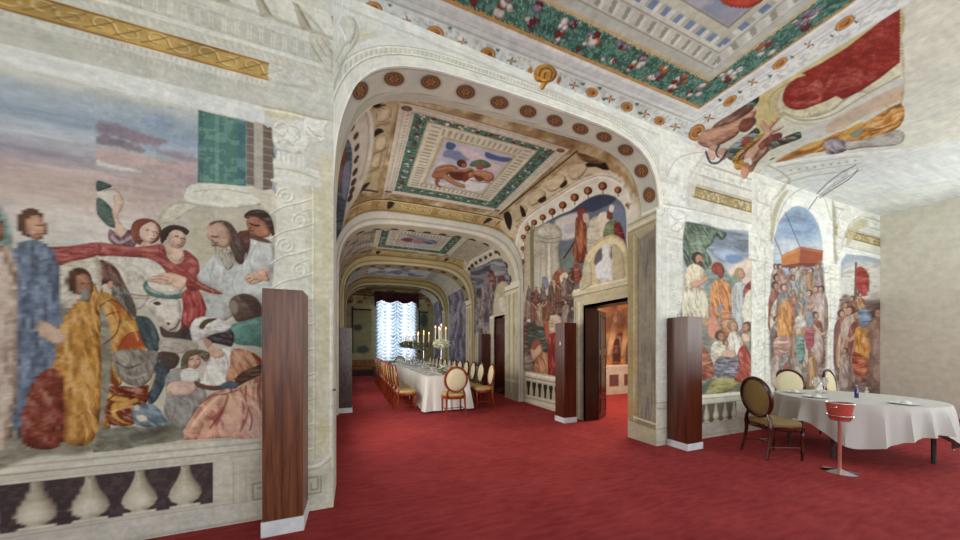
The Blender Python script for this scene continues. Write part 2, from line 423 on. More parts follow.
# arch wall above the opening: columns from the arch line up to the ceiling
top = prof[(prof[:, 1] > 2.85)]
px_, _ = resample(top, .012)
order = np.argsort(px_[:, 0], kind='stable'); cx = np.maximum.accumulate(px_[order, 0] + np.arange(len(order)) * 1e-7); cz = px_[order, 1]
tt = np.r_[0, .004, .03, .05, np.linspace(.055, 1, 70)]
def archwall(u, v):
    z0 = np.interp(u, cx, cz); return (u, yfront(u), z0 + (ZC - z0) * v)
S['arch'] = Surf(grid(cx, tt, archwall), 'dcd9cd')
# soffit and jambs of the great arch
ps, pst = resample(prof, .014)
PSm = len(ps)
def soff(u, v):
    x = np.interp(u, pst, ps[:, 0]); z = np.interp(u, pst, ps[:, 1]); yf = yfront(x)
    return (x, yf + (3.64 + .03 * (x < 0) - yf) * v, z)
S['soffit'] = Surf(grid(pst, cells((0, 1, .035)), soff), 'd3cdbd')
S['soffit'].u = np.broadcast_to(pst[None], S['soffit'].px.shape)
S['soffit'].v = S['soffit'].y - yfront(S['soffit'].x)
# right pier: pilaster face towards the gallery, and the front wall right of the arch
S['pier'] = Surf(grid(cells((YR, 3.84, .012)), cells((0, 3.46, .012)), lambda u, v: (4.13 + 0 * u, u, v)), 'b5ab8c')
S['right'] = Surf(grid(cells((4.13, 4.2, .014), (4.2, 7.0, .013), (7.0, 10.6, .024), (10.6, 11.4, .1)), cells((0, ZC, .0105)), lambda u, v: (u, YR + 0 * u, v)))
# ceiling of the hall, flat to x=4.8 then sinking gently over the side vault
def ceil_z(x): return np.where(x < 4.8, ZC, np.where(x < 6.56, ZC - .102 * (x - 4.8), ZC - .18))
S['ceil'] = Surf(grid(cells((-3.0, -.2, .1), (-.2, 4.8, .0125), (4.8, 8.6, .0125), (8.6, 11.4, .05)), cells((-4.5, -.3, .15), (-.3, .8, .03), (.8, 3.345, .0125)), lambda u, v: (u, v, ceil_z(u))), 'd8d6ce')
# gallery shell
XL, XR, YB = -.42, 4.24, 17.7
shell = np.array([(XL, 0), (XL, 1.5), (XL, 3.2), (-.38, 3.6), (-.26, 3.95), (-.06, 4.24), (.22, 4.44), (.55, 4.54), (1.0, 4.57), (2.0, 4.58), (3.0, 4.57), (3.4, 4.53), (3.72, 4.42), (3.95, 4.24), (4.12, 3.98), (4.21, 3.7), (XR, 3.4), (XR, 0)])
shell = curve_profile(shell, 2, 17)
def arc(p): return np.r_[0, np.cumsum(np.hypot(*np.diff(p, axis=0).T))]
sd_ = arc(shell); sL = sd_[2]; sRt = sd_[-2]; sE = sd_[-1]
gx = lambda u: np.interp(u, sd_, shell[:, 0]); gz = lambda u: np.interp(u, sd_, shell[:, 1])
D1, D2 = (3.9, 4.97, 2.23), (8.45, 9.25, 2.39)
yy = cells((3.6, 3.9, .05), (3.9, 4.97, .0153), (4.97, 8.45, .0145), (8.45, 9.25, .0267), (9.25, 12, .0275), (12, YB, .06))
S['galL'] = Surf(grid(yy[::2] if (len(yy) % 2) else np.r_[yy[::2], YB], cells((0, sL, .06), (sL, sd_[2 + 6 * 5], .02)), lambda u, v: (gx(v), u, gz(v))), 'a59c88')
a0 = sd_[2 + 6 * 5]
S['galC'] = Surf(grid(yy, cells((a0, sd_[-2 - 6 * 5 - 1], .0125)), lambda u, v: (gx(v), u, gz(v))), 'cdc6b6')
a1 = sd_[-2 - 6 * 5 - 1]
zs = cells((0, 2.23, .0115), (2.23, 2.39, .0123), (2.39, 3.4, .0115))
S['galR'] = Surf(grid(yy, np.r_[cells((a1, sRt, .0115)), (sE - zs)[::-1][1:]], lambda u, v: (gx(v), u, gz(v))), 'c3bb9f')
for k in ('galL', 'galC', 'galR'): S[k].s = arc(S[k].P[:, 0][:, [0, 2]])[:, None] + 0 * S[k].px
# end wall of the gallery
S['end'] = Surf(grid(cells((XL, XR, .03)), cells((0, 4.6, .03)), lambda u, v: (u, YB + 0 * u, v)), '9c9066')
# the transverse arches of the gallery
inner = np.array([(-.3, 0), (-.3, 1.5), (-.3, 3.2), (-.25, 3.55), (-.13, 3.84), (.05, 4.04), (.3, 4.18), (.67, 4.26), (1.2, 4.31), (1.95, 4.33), (2.6, 4.32), (3.1, 4.27), (3.45, 4.16), (3.72, 3.98), (3.92, 3.72), (4.02, 3.45), (4.06, 3.2), (4.1, 3.19), (4.1, 0)])
inner = curve_profile(inner, 2, 16)
def make_rib(key, ya, yb, st, ylow=None):
    a, t = resample(inner, st); o = np.empty_like(a)
    n = len(shell)
    tn = t / t[-1]; so = arc(shell); sn = so / so[-1]
    o[:, 0] = np.interp(tn, sn, shell[:, 0]); o[:, 1] = np.interp(tn, sn, shell[:, 1])
    def face(u, v): 
        i = u.astype(int); return (a[i, 0] * (1 - v) + o[i, 0] * v, ya + 0 * u, a[i, 1] * (1 - v) + o[i, 1] * v)
    def sof(u, v):
        i = u.astype(int); e = np.where((a[i, 1] < 3.2) & (a[i, 0] > 2) & (ylow is not None), ylow or yb, yb); return (a[i, 0], ya + (e - ya) * v, a[i, 1])
    I = np.arange(len(a)).astype(float)
    S[key + 'b'] = Surf(grid(I, np.linspace(0, 1, 3), lambda u, v: (a[u.astype(int), 0] * (1 - v) + o[u.astype(int), 0] * v, yb + 0 * u, a[u.astype(int), 1] * (1 - v) + o[u.astype(int), 1] * v)), 'c9c2ac')
    S[key + 'f'] = Surf(grid(I, np.linspace(0, 1, 9), face), 'd2ccba')
    S[key + 's'] = Surf(grid(I, np.linspace(0, 1, 17), sof), 'b9b09a')
    for q in 'fs': S[key + q].u = np.broadcast_to(t[None], S[key + q].px.shape)
    S[key + 'f'].v = np.broadcast_to(np.linspace(0, 1, 9)[:, None], S[key + 'f'].px.shape)
    S[key + 's'].v = (S[key + 's'].y - ya)
    return t
T2 = make_rib('rib2', 7.42, 7.82, .02, 8.25); make_rib('rib3', 11.1, 11.7, .03); make_rib('rib4', 14.8, 15.25, .04)
# the room seen through the open door
S['other'] = Surf(grid(cells((4.25, 10.5, .025)), cells((0, 3.6, .025)), lambda u, v: (u, 7.5 + 0 * u, v)), '8a4a28')

_n = np.linspace(0, 1, len(ps)); _s = arc(shell); _pt = pst / pst[-1]
_o = np.stack([np.interp(_pt, _s / _s[-1], shell[:, 0]), np.interp(_pt, _s / _s[-1], shell[:, 1])], 1)
_o[:, 1] = np.where(ps[:, 1] < 3.2, ps[:, 1], _o[:, 1])
S['archback'] = Surf(grid(np.arange(len(ps)).astype(float), np.linspace(0, 1, 3), lambda u, v: (ps[u.astype(int), 0] * (1 - v) + _o[u.astype(int), 0] * v, 3.645 + .025 * (u < 300), ps[u.astype(int), 1] * (1 - v) + _o[u.astype(int), 1] * v)), 'c9c2ac')
# ------------------------------------------------------------------ fresco left of the arch
s = S['left']; z = s.z; x = s.x
def band(s, z0, z1, c, m=None, coord=None, soft=.006):
    q = s.z if coord is None else coord
    al = np.clip((q - z0) / soft, 0, 1) * np.clip((z1 - q) / soft, 0, 1)
    if m is not None: al = al * m
    s.C[:] = s.C * (1 - al[..., None]) + hx(c) * al[..., None]
def rows(s, z0, z1, c, per, duty=.5, m=None, a=.6, slant=0):
    """small repeated mouldings: eggs, dentils, beads"""
    ph = ((s.x + (s.z - z0) * slant) / per) % 1
    al = np.clip(1 - np.abs(ph - .5) / duty * 2, 0, 1) ** .7 * ((s.z > z0) & (s.z < z1)) * a
    if m is not None: al = al * m
    s.C[:] = s.C * (1 - al[..., None]) + hx(c) * al[..., None]
band(s, 0, 5, 'cbc9bd')
L_ = (x < -.67)
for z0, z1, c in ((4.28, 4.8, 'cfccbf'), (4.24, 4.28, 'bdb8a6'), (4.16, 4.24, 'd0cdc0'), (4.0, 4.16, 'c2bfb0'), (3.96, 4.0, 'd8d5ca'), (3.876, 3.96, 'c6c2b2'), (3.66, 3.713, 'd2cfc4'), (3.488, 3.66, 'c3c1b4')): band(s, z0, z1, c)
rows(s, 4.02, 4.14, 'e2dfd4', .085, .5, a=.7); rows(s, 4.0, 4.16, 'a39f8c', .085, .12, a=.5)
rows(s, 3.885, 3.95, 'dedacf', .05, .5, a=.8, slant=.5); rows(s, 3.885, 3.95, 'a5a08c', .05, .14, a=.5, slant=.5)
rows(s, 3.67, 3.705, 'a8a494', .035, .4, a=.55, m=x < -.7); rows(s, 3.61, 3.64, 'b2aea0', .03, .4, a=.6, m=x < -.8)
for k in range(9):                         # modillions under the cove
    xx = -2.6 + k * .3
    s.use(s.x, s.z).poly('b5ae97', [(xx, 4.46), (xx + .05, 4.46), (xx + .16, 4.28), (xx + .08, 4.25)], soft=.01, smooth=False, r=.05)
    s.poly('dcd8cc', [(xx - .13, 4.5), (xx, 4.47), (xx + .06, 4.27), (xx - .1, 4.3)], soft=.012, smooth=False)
s.use()
# gilded frieze with scrolls
fm = (x < -.67)
band(s, 3.713, 3.876, 'c09a52', fm); band(s, 3.85, 3.876, '8d5a24', fm, soft=.015); band(s, 3.713, 3.735, '9a6426', fm, soft=.012)
n = fbm(x * 3.5, z * 9, 4)[..., None] * ((z > 3.713) & (z < 3.876) & fm)[..., None]
s.C += n * np.array([.35, .3, .2])
s.use(s.x, s.z)
for k in range(14):
    xx = -2.62 + k * .152; t = np.linspace(0, 1.6 * math.pi, 12) + (k % 2) * math.pi
    r = np.linspace(.062, .02, 12)
    s.line('8a6430', np.stack([xx + 1.25 * r * np.cos(t), 3.795 + r * np.sin(t)], 1), w=.0045, a=.75, soft=.004)
    s.line('e2cf98', np.stack([xx + .008 + 1.25 * r * np.cos(t), 3.803 + r * np.sin(t)], 1), w=.006, a=.65, soft=.005)
    s.line('6f4c20', [(xx - .08, 3.75), (xx, 3.795), (xx + .075, 3.845)], w=.004, a=.6, soft=.004)
s.use()
WB = (x < -.70)
band(s, 3.341, 3.488, 'd7d8d3', WB)
# picture: sky
pm = ((z < 3.341) & (z > .694) & (x < -.50)).astype(float)
def msk(al, c): s.C[:] = s.C * (1 - al[..., None]) + hx(c) * al[..., None]
for z0, c in ((3.341, 'a3afb9'), (3.2, '97a6b6'), (3.05, 'b4b9c0'), (2.93, 'a09aa5'), (2.8, 'bfa9a2'), (2.66, 'c9b3a8'), (2.5, 'cdc3bb'), (2.3, 'c6c4bb'), (2.0, 'c2bda9')):
    msk(pm * np.clip((z0 - z + .07 * fbm(x * 2, z * 4, 4)) / .12, 0, 1), c)
n = fbm(x * 2 + z * .6, z * 14, 5)[..., None] * pm[..., None]
s.C += n * np.array([.16, .13, .13])
s.draw('''
b 8f7480 98,122 115,124 135,130 155,137 168,141 158,146 140,144 120,138 98,133 s=2 a=.75 j=4
b 7c6870 98,136 112,137 130,143 145,150 138,152 118,147 98,143 s=1.5 a=.7 j=3
b 7f97b2 140,118 160,114 178,120 170,128 150,128 s=3 a=.5 j=4
b 8da3be 143,147 153,146 160,150 150,152 s=1.5 a=.7
b a08c92 158,152 176,152 198,158 198,163 180,160 s=2 a=.7 j=3
b c8a497 98,148 130,152 165,160 198,164 198,176 160,172 120,166 98,160 s=2.5 a=.7 j=4
b ddd6cc 98,160 112,164 130,168 142,172 120,170 98,165 s=1.5 a=.8 j=2
b c6a59a 130,176 165,172 197,178 180,186 150,184 s=3 a=.6 j=3
b bcb4a0 157,219 170,204 186,196 200,190 262,200 275,215 275,262 150,262 s=1 a=.9
b cfc9b2 171,206 184,203 200,206 188,212 172,222 160,222 s=.8 r=3
b d6d2c0 186,190 193,184 222,182 248,184 257,190 262,204 230,208 188,203 s=.7 r=3
l a8a48c 188,203 215,208 250,209 272,212 w=.5 a=.6
l e0dccb 192,187 215,184 245,187 254,192 w=.8 a=.8
l a39f88 193,192 220,189 250,194 w=.5 a=.6
l c0b796 160,222 185,214 210,214 272,222 w=1.2 a=.6
l aaa288 182,232 205,228 250,230 w=.6 a=.5
b b9b08e 196,222 215,222 222,262 200,262 190,240 s=2 a=.6
p 557f74 198.5,110 246,121.5 246,186 222,184 198,182
p 3f6a62 198.5,110 203,111 203,183 198,182 a=.6
p 7ea398 215,114 219,115 219,184 215,184 a=.55
p 3f6678 237,119 246,121.5 246,186 237,185 a=.5 s=2
p 7d6c60 246.5,121 254,123 254,186 246.5,186
p b2a89b 254.5,121 263,124 263,190 254.5,187
p 76665a 263,124 270,129 273,140 274,160 272,190 263,190
e 76665a 271,143 4,7
e 76665a 271,158 4,7
e 76665a 271,173 4,7
e 6c5c52 270,133 3.5,6
b d2ccb6 246,186 263,190 274,191 276,215 262,205 s=.6 a=.9
''')
for k in range(9):
    yy_ = 128 + k * 8
    s.line('b4ab9c', [(246.5, yy_), (254, yy_ + 1.6)], w=.4, a=.7); s.line('b4ab9c', [(263, yy_ + 2), (273, yy_ + 4)], w=.4, a=.7); s.line('9a8f82', [(254, yy_ + 4), (263, yy_ + 6)], w=.3, a=.5)
msk(((fbm(x * 22, z * 22, 3) > .03) & (s.px > 199) & (s.px < 246) & (s.py > 108) & (s.py < 184) & (z < 3.341)) * .35, '8fb3a6')
# picture: figures
s.draw('''
b d8d2c6 98,188 106,190 120,195 126,205 118,214 104,208 98,205 s=1 a=.7
b 505f63 97,181 104,182 112,186 106,189 97,191 r=3
b 5d7068 97,198 106,202 114,212 119,222 117,228 108,226 101,219 97,213 r=5 f=.1
b d3b39c 113,196 120,195 123,203 121,210 118,217 122,225 128,232 120,240 114,235 115,224 112,212 114,205 r=3
l 8a7a6c 104,191 113,189 120,194 124,203 121,212 w=.6 a=.6
b 7c5964 110,229 121,237 128,230 133,232 136,240 134,247 118,246 109,240 r=4 f=.35 g=60 n=1.5
b c9b3b0 112,235 120,241 130,236 131,239 120,244 112,240 a=.7
b d7cfbf 98,256 120,257 140,257 158,263 167,272 174,281 184,283 180,296 168,300 150,300 142,306 132,300 126,290 112,272 98,262 r=10 m=.15
b cdc5b4 128,272 142,276 150,290 146,304 136,310 130,298 r=5
b 84452e 131,230 134,222 143,218.5 153,220 160,226 161,233 156,242 140,245 133,238 r=5 f=.2
e e0c0a8 149,232 9.5,10.5 t=.3 r=5 m=.2
b 8f4c34 131,232 135,223 144,219 155,221 150,222 142,226 138,233 136,240 r=2
L 5c3c34 146,230.5 149,230 w=.45
L 5c3c34 153.5,231.5 157,232.5 w=.45
l a86e5c 152,231 154.5,235 152.5,236.5 w=.35
L a4403c 150.5,238.6 155,239 w=.5
b d8b8a0 142,242 150,243 152,252 140,252 r=2
b a85048 96,243 112,244 130,247 148,246 160,244 165,247 168,258 176,264 183,260 184,250 194,256 199,264 198,281 190,284 172,281 163,268 150,259 130,257 112,256 96,255 r=5 f=.22 g=10 n=4
l c87e70 98,246 120,247 145,250 160,251 w=1.6 a=.5 s=1
l 7a2e30 160,246 160,256 168,262 w=.6 a=.7
b 943c38 174,266 184,263 190,268 184,276 176,272 s=1 a=.8
b dab69e 166,243 176,244 184,254 180,262 172,260 166,251 r=4
b 46362f 160,238 162,230 170,225.5 180,226 188,230 187,234 180,231 174,231 169,235 165,240 162,244 s=.5 r=3
e dcb9a0 177,239 9,10 t=-.2 r=5 m=.22
b 46362f 163,231 170,225.5 182,226.5 189,231 186,235 181,231 174,230 168,234 166,240 162,238 r=3
L 4f3630 175,236 178.4,236.6 w=.5
L 4f3630 181.6,238 184.6,239 w=.5
l a06a54 180,238 182.5,242 180,243.4 w=.4
L a0463e 177.4,245 182,246 w=.5
b dad0c0 148,300 156,297.5 170,298 178,299 181,305 180,320 176,330 167,329 158,321 151,312 145,305 r=6 m=.2
b c2b49e 158,315 168,324 176,324 176,331 166,330 s=.8 a=.7 r=3
b 4b3c34 153,303 158,301.5 161,304 157,305.4 r=1
e 4a3a34 168.5,323.6 1.7,1.2 t=.6
l 57483e 170,330 176,327 180,320 w=.8 a=.8
b 4e3c38 160,326 168,331 178,331 184,322 186,338 172,338 162,336 r=3 a=.9
b 587f76 143,287 145,281 150,278.5 147,284 147,289 155,293 168,295 182,293 186,290 186,296 176,299 160,298 149,295 r=2.5
b c8b39c 131,294 140,295.5 149,296 146,299 136,299 131,297 r=1.5
l 8f7a66 131,294 140,295.5 149,296 w=.6
b dbb49c 146,280 154,276.5 162,273.5 172,273 182,276 187,280 184,288 174,287 166,283.5 158,283 150,282 r=3
l a86a58 150,279.5 160,279 168,281 w=.45 a=.8
l a86a58 152,276.6 162,276 170,278 w=.4 a=.8
l a86a58 172,283 166,284.5 158,284 w=.45 a=.8
b b2463e 183,292 194,287 200,292 205,303 207,313 202,321 192,323 188,334 184,338 181,325 183,308 r=5 f=.25 g=80
b 963e3a 188,278 196,277 205,283 214,288 223,294 212,293.5 201,290 193,291 186,287 r=2.5 f=.2
l d88a70 192,280 202,286 214,291.5 w=.6 a=.7
b 3e3836 184,325 190,330 192,340 184,344 181,336 a=.85 r=2
b c3c5bf 197,276 206,264 215,252 221,245 240,262 250,243 256,235 268,240 274,246 274,300 263,308 240,312 222,322 206,318 207,305 203,296 214,295 223,294 212,288 202,283 r=8 f=.1 g=70 n=6
l a3a8a4 207,266 212,280 222,290 w=1 a=.5 s=1
l a3a8a4 250,246 244,262 240,276 w=1 a=.5 s=1
l dcdcd6 256,240 252,256 250,268 w=1.6 a=.6 s=1
l a9ada8 226,292 232,304 230,314 w=1.2 a=.5 s=1
b 6e3f38 239,232 246,232 250,238 249,250 244,262 239,264 234,256 238,246 r=3 f=.2
b 5d4a42 216,222 224,220.5 231,224 237,232 243,240 247,250 245,260 239,262 234,256 230,247 228,236 222,228 r=5 f=.2 g=60
b c8a288 207,231 208,226 213,222.5 221,223 228,229 231,238 229,246 222,248 216,246 212,246 211,241 208,238 r=5 m=.3
b 6a4e42 209,224 214,221 222,220.6 217,222.5 212,225 a=.9 r=1
l 5a3c32 211.5,236 215,237.2 218,236.6 w=.7
l 6b4436 212,240 214.5,243 218,242.6 w=.5
L 7c4438 212.8,245.6 217,246 w=.6
b aca48e 214,247 222,247.5 230,250 234,258 233,266 228,270.5 224,266 220,258 216,253 r=4 f=.3 g=80 n=1.6
b 4a342e 244,216 249,211 257,209.6 265,211 271,217 274,228 274,238 266,226 258,218 248,219 r=4 f=.25
b a86c52 247,220 253,216.5 261,219 268,226 270,235 262,238 254,236 249,231 247,226 r=4 m=.3
l 44261e 250,223.5 255,225.5 259,225.4 w=.8
l 6a3828 251,226 250,230 254,231 w=.5
b 6e3c30 238,233 248,230 250,234 246,236 240,238 r=1
b 54302a 248,233 256,236 266,239 272,243 262,242 250,238 a=.8
b d3a78c 244,279 248,274 256,271 266,268 270,274 269,281 263,281 256,284 250,284 246,281 r=3
l 9c5e46 247,279 251,277.6 w=.5
l 9c5e46 250,282 254,279.4 258,279 w=.5
L 7c4438 266,272 269,281 w=.6 a=.7
b 705a4e 229,305 232,298 240,294 250,294.5 258,300 264,312 262,318 250,320 238,322 233,316 r=7 f=.15
b b39c86 229,304 233,300 238,306 236,314 231,312 s=1.2 a=.7
b 4a3a32 240,296 250,296 258,303 262,314 254,316 248,306 s=1.5 a=.6
b 67998e 229,328 236,323 248,320 263,316 274,316 274,348 255,346 240,345 231,340 r=7 f=.12 g=10 n=5
l 8bb5a8 234,328 245,324 258,322 w=1.6 a=.6 s=1
b 6a4842 98,262 108,262 117,269 122,278 127,288 126,291 118,288 112,284 104,284 98,288 r=5 f=.3 g=60
b 8a6658 97,262 104,264 106,276 98,282 r=3
e c58a6c 110.5,285 3.2,4.2 r=2
b b98468 97,286 103,288 101,294 97,294 r=2
b 77766d 112,288 118,286 124,288 128,290 132,297 135,305 137,314 133,317 124,311 116,302 112,296 r=4 f=.35 g=60 n=1.8
b 51433c 122,294 129,296 134,306 136,316 132,316 126,306 s=1 a=.7
b cf9340 96,292 104,292 112,295 120,303 128,312 134,318 140,326 144,331 147,346 142,351 128,351 118,354 108,360 96,362 r=7 f=.28 g=70 n=6
b e0b460 100,300 108,304 110,316 104,330 100,340 s=2.5 a=.6
b b0521e 112,298 120,304 124,314 118,322 113,312 s=2.5 a=.6
b a6381a 120,340 130,334 142,332 146,345 136,348 126,350 118,352 s=2 a=.75
b e0b060 112,316 120,324 126,322 120,336 112,350 108,340 s=2 a=.55
l 7a3a18 98,332 104,318 112,313 120,312 w=.7 a=.8
l 8a3c18 118,350 126,336 136,332 143,331 w=.8 a=.7
b 475659 135,317 142,316 150,319 157,330 160,342 157,352 148,350 141,338 138,328 r=5 f=.2 g=60
b b6ab97 160,340 172,338 196,342 196,350 176,354 160,350 r=3 f=.1
b c79638 96,356 110,352 114,362 122,380 118,386 108,384 96,392 r=4 f=.4 g=80 n=3
b 7a2e14 107,352 110,352 113,372 120,385 114,386 108,372 s=.8 a=.8
b 8c8478 112,356 120,350 140,350 158,352 158,366 152,378 144,385 134,386 124,382 116,372 r=6 f=.22 g=65 n=3
b c9c0ac 116,352 128,352 130,362 122,366 s=3 a=.5
b 8e3f1c 103,390 110,386 122,386 136,387 148,385 152,392 147,402 138,412 134,424 118,426 104,420 98,400 r=5 f=.5 g=20 n=3
b dca24a 103,391 116,396 128,398 130,402 118,402 106,398 r=2
b d69a44 112,404 124,402 136,398 138,402 124,408 116,412 122,420 132,424 122,423 112,416 r=2
b c78a36 96,392 102,404 106,418 110,428 96,430 r=4 f=.4 g=80
b d8c2a0 97,388 101,390 103,400 97,398 r=1
b 8f8b80 96,402 101,406 103,420 98,428 96,428 r=2
b 45525c 156,364 163,362 170,368 166,382 158,398 152,404 148,404 150,392 154,378 r=3 f=.2 g=50
b b8a688 152,376 156,374 152,388 148,392 r=1.5
b 5b4840 158,353 170,352 179,356 178,364 172,369 163,366 r=4
b 9a968e 166,376 180,368 196,374 204,388 206,398 196,412 184,430 176,428 168,424 164,410 166,396 r=6 f=.15 g=50 n=5
b 728490 132,408 142,404 152,404 160,410 166,420 170,426 158,428 144,427 134,422 r=4 f=.3 g=30
e d0cab8 137,408 3,3.4 r=2
b d4cdb8 136,416 144,415 148,420 140,422 r=1.5
b 746048 181,362 184,354 192,350 202,350 210,354 206,362 198,356 190,360 188,370 182,370 r=3 f=.3
e d9ae92 194,361 6.8,8 t=-.2 r=4 m=.28
b 746048 182,360 186,353 194,350.5 202,352 197,354.5 190,357 187,364 r=2
L 5e4236 190,359.5 193,358.8 w=.5
L 5e4236 196.6,359 199.4,359.6 w=.5
L a6544a 194.4,365.6 198,365 w=.6
l b07c64 195,360 196.4,363 194.8,363.6 w=.35
b dcd8cc 180,372 188,368 196,370 200,376 195,382 184,384 r=3 f=.1
b d9b6a0 166,388 172,382 182,381 192,382 198,386 192,394 180,395 170,396 r=4
b e6e2d8 200,382 205,366 213,354 224,348 234,348 238,356 234,372 226,386 214,388 204,387 197,382 r=6 f=.1 g=70 n=4
l b8a890 222,350 218,364 224,374 w=.6 a=.6
l c8b8a0 214,358 222,368 230,376 w=.6 a=.6
b cf9068 232,350 246,350 258,356 264,364 256,370 246,372 238,378 230,382 226,378 230,364 r=5 f=.35 g=50 n=4
b e6b890 234,352 244,352 240,362 236,370 s=1.5 a=.6
b 85281f 252,352 262,360 263,366 254,358 s=.7 a=.8
b 63432c 235,380 242,372 252,368 264,364 266,376 256,378 246,382 238,386 r=4 f=.3
b 6b4836 195,381 204,384.5 214,386 224,385 224,389 214,390.5 204,389 196,386 r=1.4
b 5a6878 222,384 232,381 238,386 230,392 222,390 r=2
b 4a3d3c 206,332 216,326 226,326 234,334 232,346 224,345 214,343 207,341 r=4 f=.3 g=20
b d8b094 204,341 210,340 214,347 222,350 224,356 214,358 208,350 r=2.5
b c59076 203,338 208,339 211,345 207,348 r=1.5
b e3dfd6 191,336 191,326 195,319 204,316.5 214,317 224,321 231,326 226,331 214,334 204,338 198,342 194,341 r=5 f=.15
b 5e4c30 199,327 203,321 210,318.6 217,318.6 213,321 207,324 203,329 r=1.5
b d99c80 180,436 190,420 200,404 208,396 216,392 226,389 238,388 248,382 258,376 268,374 276,380 276,440 230,438 180,440 r=6 f=.42 g=55 n=9
b 9c4a40 216,414 224,404 229,398 224,412 218,424 212,428 204,432 208,420 s=1.5 a=.8
b e9b795 196,418 208,402 222,392 228,392 218,402 206,416 194,428 184,434 s=1.5 a=.7
b eac09c 222,398 234,394 242,402 240,414 230,428 226,416 s=2.5 a=.65
b a04e44 242,400 248,408 247,420 240,432 243,416 s=1 a=.7
b eec8a8 250,384 254,380 252,396 258,412 261,424 255,414 250,398 s=1 a=.65
b a8604a 256,382 263,380 263,420 259,404 s=1.5 a=.5
b e4b090 205,424 212,420 215,428 208,438 198,440 s=1 a=.8
b 7c7b68 96,429 112,428 130,426 150,428 168,425 182,430 180,440 140,446 96,455 s=.8 f=.25 g=5 n=8
b 55504a 130,434 150,430 164,432 150,438 132,442 s=2 a=.6
''')
# balustrade
z, x = s.z, s.x
band(s, .53, .694, 'd2cdbb', soft=.004); band(s, .64, .66, 'bdb7a2'); band(s, .586, .60, 'a8a18c'); band(s, .548, .556, 'b0aa94'); band(s, .60, .64, 'd8d4c3')
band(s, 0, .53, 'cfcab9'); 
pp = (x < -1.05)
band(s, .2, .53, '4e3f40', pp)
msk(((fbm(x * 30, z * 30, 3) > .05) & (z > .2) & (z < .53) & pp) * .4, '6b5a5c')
s.use(s.x, s.z)
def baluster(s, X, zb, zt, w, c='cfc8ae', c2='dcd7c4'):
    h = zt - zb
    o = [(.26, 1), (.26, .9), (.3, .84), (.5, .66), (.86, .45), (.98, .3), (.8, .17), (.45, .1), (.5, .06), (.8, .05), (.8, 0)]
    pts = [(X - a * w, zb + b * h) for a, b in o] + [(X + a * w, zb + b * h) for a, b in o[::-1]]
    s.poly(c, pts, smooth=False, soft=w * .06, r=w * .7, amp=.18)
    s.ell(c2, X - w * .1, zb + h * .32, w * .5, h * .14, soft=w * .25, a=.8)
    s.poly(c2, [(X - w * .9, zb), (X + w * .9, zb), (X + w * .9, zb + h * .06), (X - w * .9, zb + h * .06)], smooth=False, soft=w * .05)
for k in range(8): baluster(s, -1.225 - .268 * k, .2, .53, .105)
s.use()
s.draw('''
p cbc6b4 233,462 262,459 262,520 233,523
L a9a28c 233,462 233,512 w=.4 a=.6
L dedacb 238,463 238,510 w=.5 a=.6
L a9a28c 246,470 246,505 w=.5 a=.6
p c4bfae 250,470 335,461 335,508 250,520 a=.7
''')
band(s, .03, .17, 'd0ccbf'); band(s, .165, .175, 'b1ab98'); band(s, 0, .03, 'bdb9ac')
# painted column and pier beside the arch: shaft, scroll ornament, capital, foot
s.draw('''
p d6d2c2 276,186 286,170 318,170 336,160 336,508 262,520 262,300 272,290 276,240 s=1
b cfc9a8 308,180 336,176 336,470 316,470 306,430 310,380 314,330 308,260 s=3 a=.8
b c3bd98 318,190 330,200 333,260 322,270 324,230 s=3 a=.5
b bfb98c 320,300 330,310 329,360 320,372 326,340 s=3 a=.6
p d8d6ca 273,158 320,172 320,188 274,182 s=1
l e4e2d8 274,162 296,165 318,172 w=1.2 a=.8
l b5b09a 274,168 296,171 318,179 w=.7 a=.7
l dedccf 272,180 296,182 320,186 w=1.5 a=.8
p d9d8cf 277,150 304,156 306,168 276,160 s=.8
b dcdbd2 272,128 276,122 286,118 306,122 312,132 308,148 300,154 284,152 274,146 s=1 r=6 m=.12
b e3e2da 304,119 316,119 329,121 326,128 325,140 318,143 310,140 304,130 s=.8 r=4 m=.14
l a9a48e 308,127 314,134 322,137 w=.6 a=.7
l a9a48e 306,132 312,138 319,140 w=.5 a=.6
l b3ae9a 276,128 282,124 288,128 284,136 278,134 w=.7 a=.6
l b3ae9a 290,126 297,128 300,136 294,142 w=.7 a=.6
l eceae2 279,131 284,130 288,136 w=.8 a=.7
l eceae2 292,132 298,138 w=.8 a=.7
l b3ae9a 278,142 286,140 294,146 w=.6 a=.6
b cfc9a4 262,107 282,112 300,114 298,121 282,120 270,118 s=1 a=.8
l b7a878 262,106 285,110 312,117 329,120 w=.8 a=.8
l e8e6de 264,109 286,113 312,119 w=.8 a=.7
p c9c8bd 268,84 330,99 334,118 266,104 s=1.5 a=.6
b d4d2c8 270,64 292,70 312,78 318,92 300,88 270,82 s=2 r=5 a=.7
''')
for k in range(5):
    s.line('b9b5a4', [(281 + k * 5, 152 + k * 1.2), (281 + k * 5, 160 + k * 1.4)], w=.4, a=.6)
    s.line('e8e6de', [(279 + k * 5, 152 + k * 1.2), (279 + k * 5, 160 + k * 1.4)], w=.6, a=.6)
def scroll(s, x0, y0, R_, dirn, c1='aba68e', c2='e6e4da', w=.7):
    t = np.linspace(0, 3.4 * math.pi, 26); r = R_ * (1 - t / t[-1] * .82)
    for c, o, ww, a in ((c1, .7, w, .6), (c2, -.4, w * 1.2, .75)):
        s.line(c, np.stack([x0 + dirn * r * np.cos(t) + o, y0 - r * .95 * np.sin(t) + o], 1), w=ww, a=a, soft=.4)
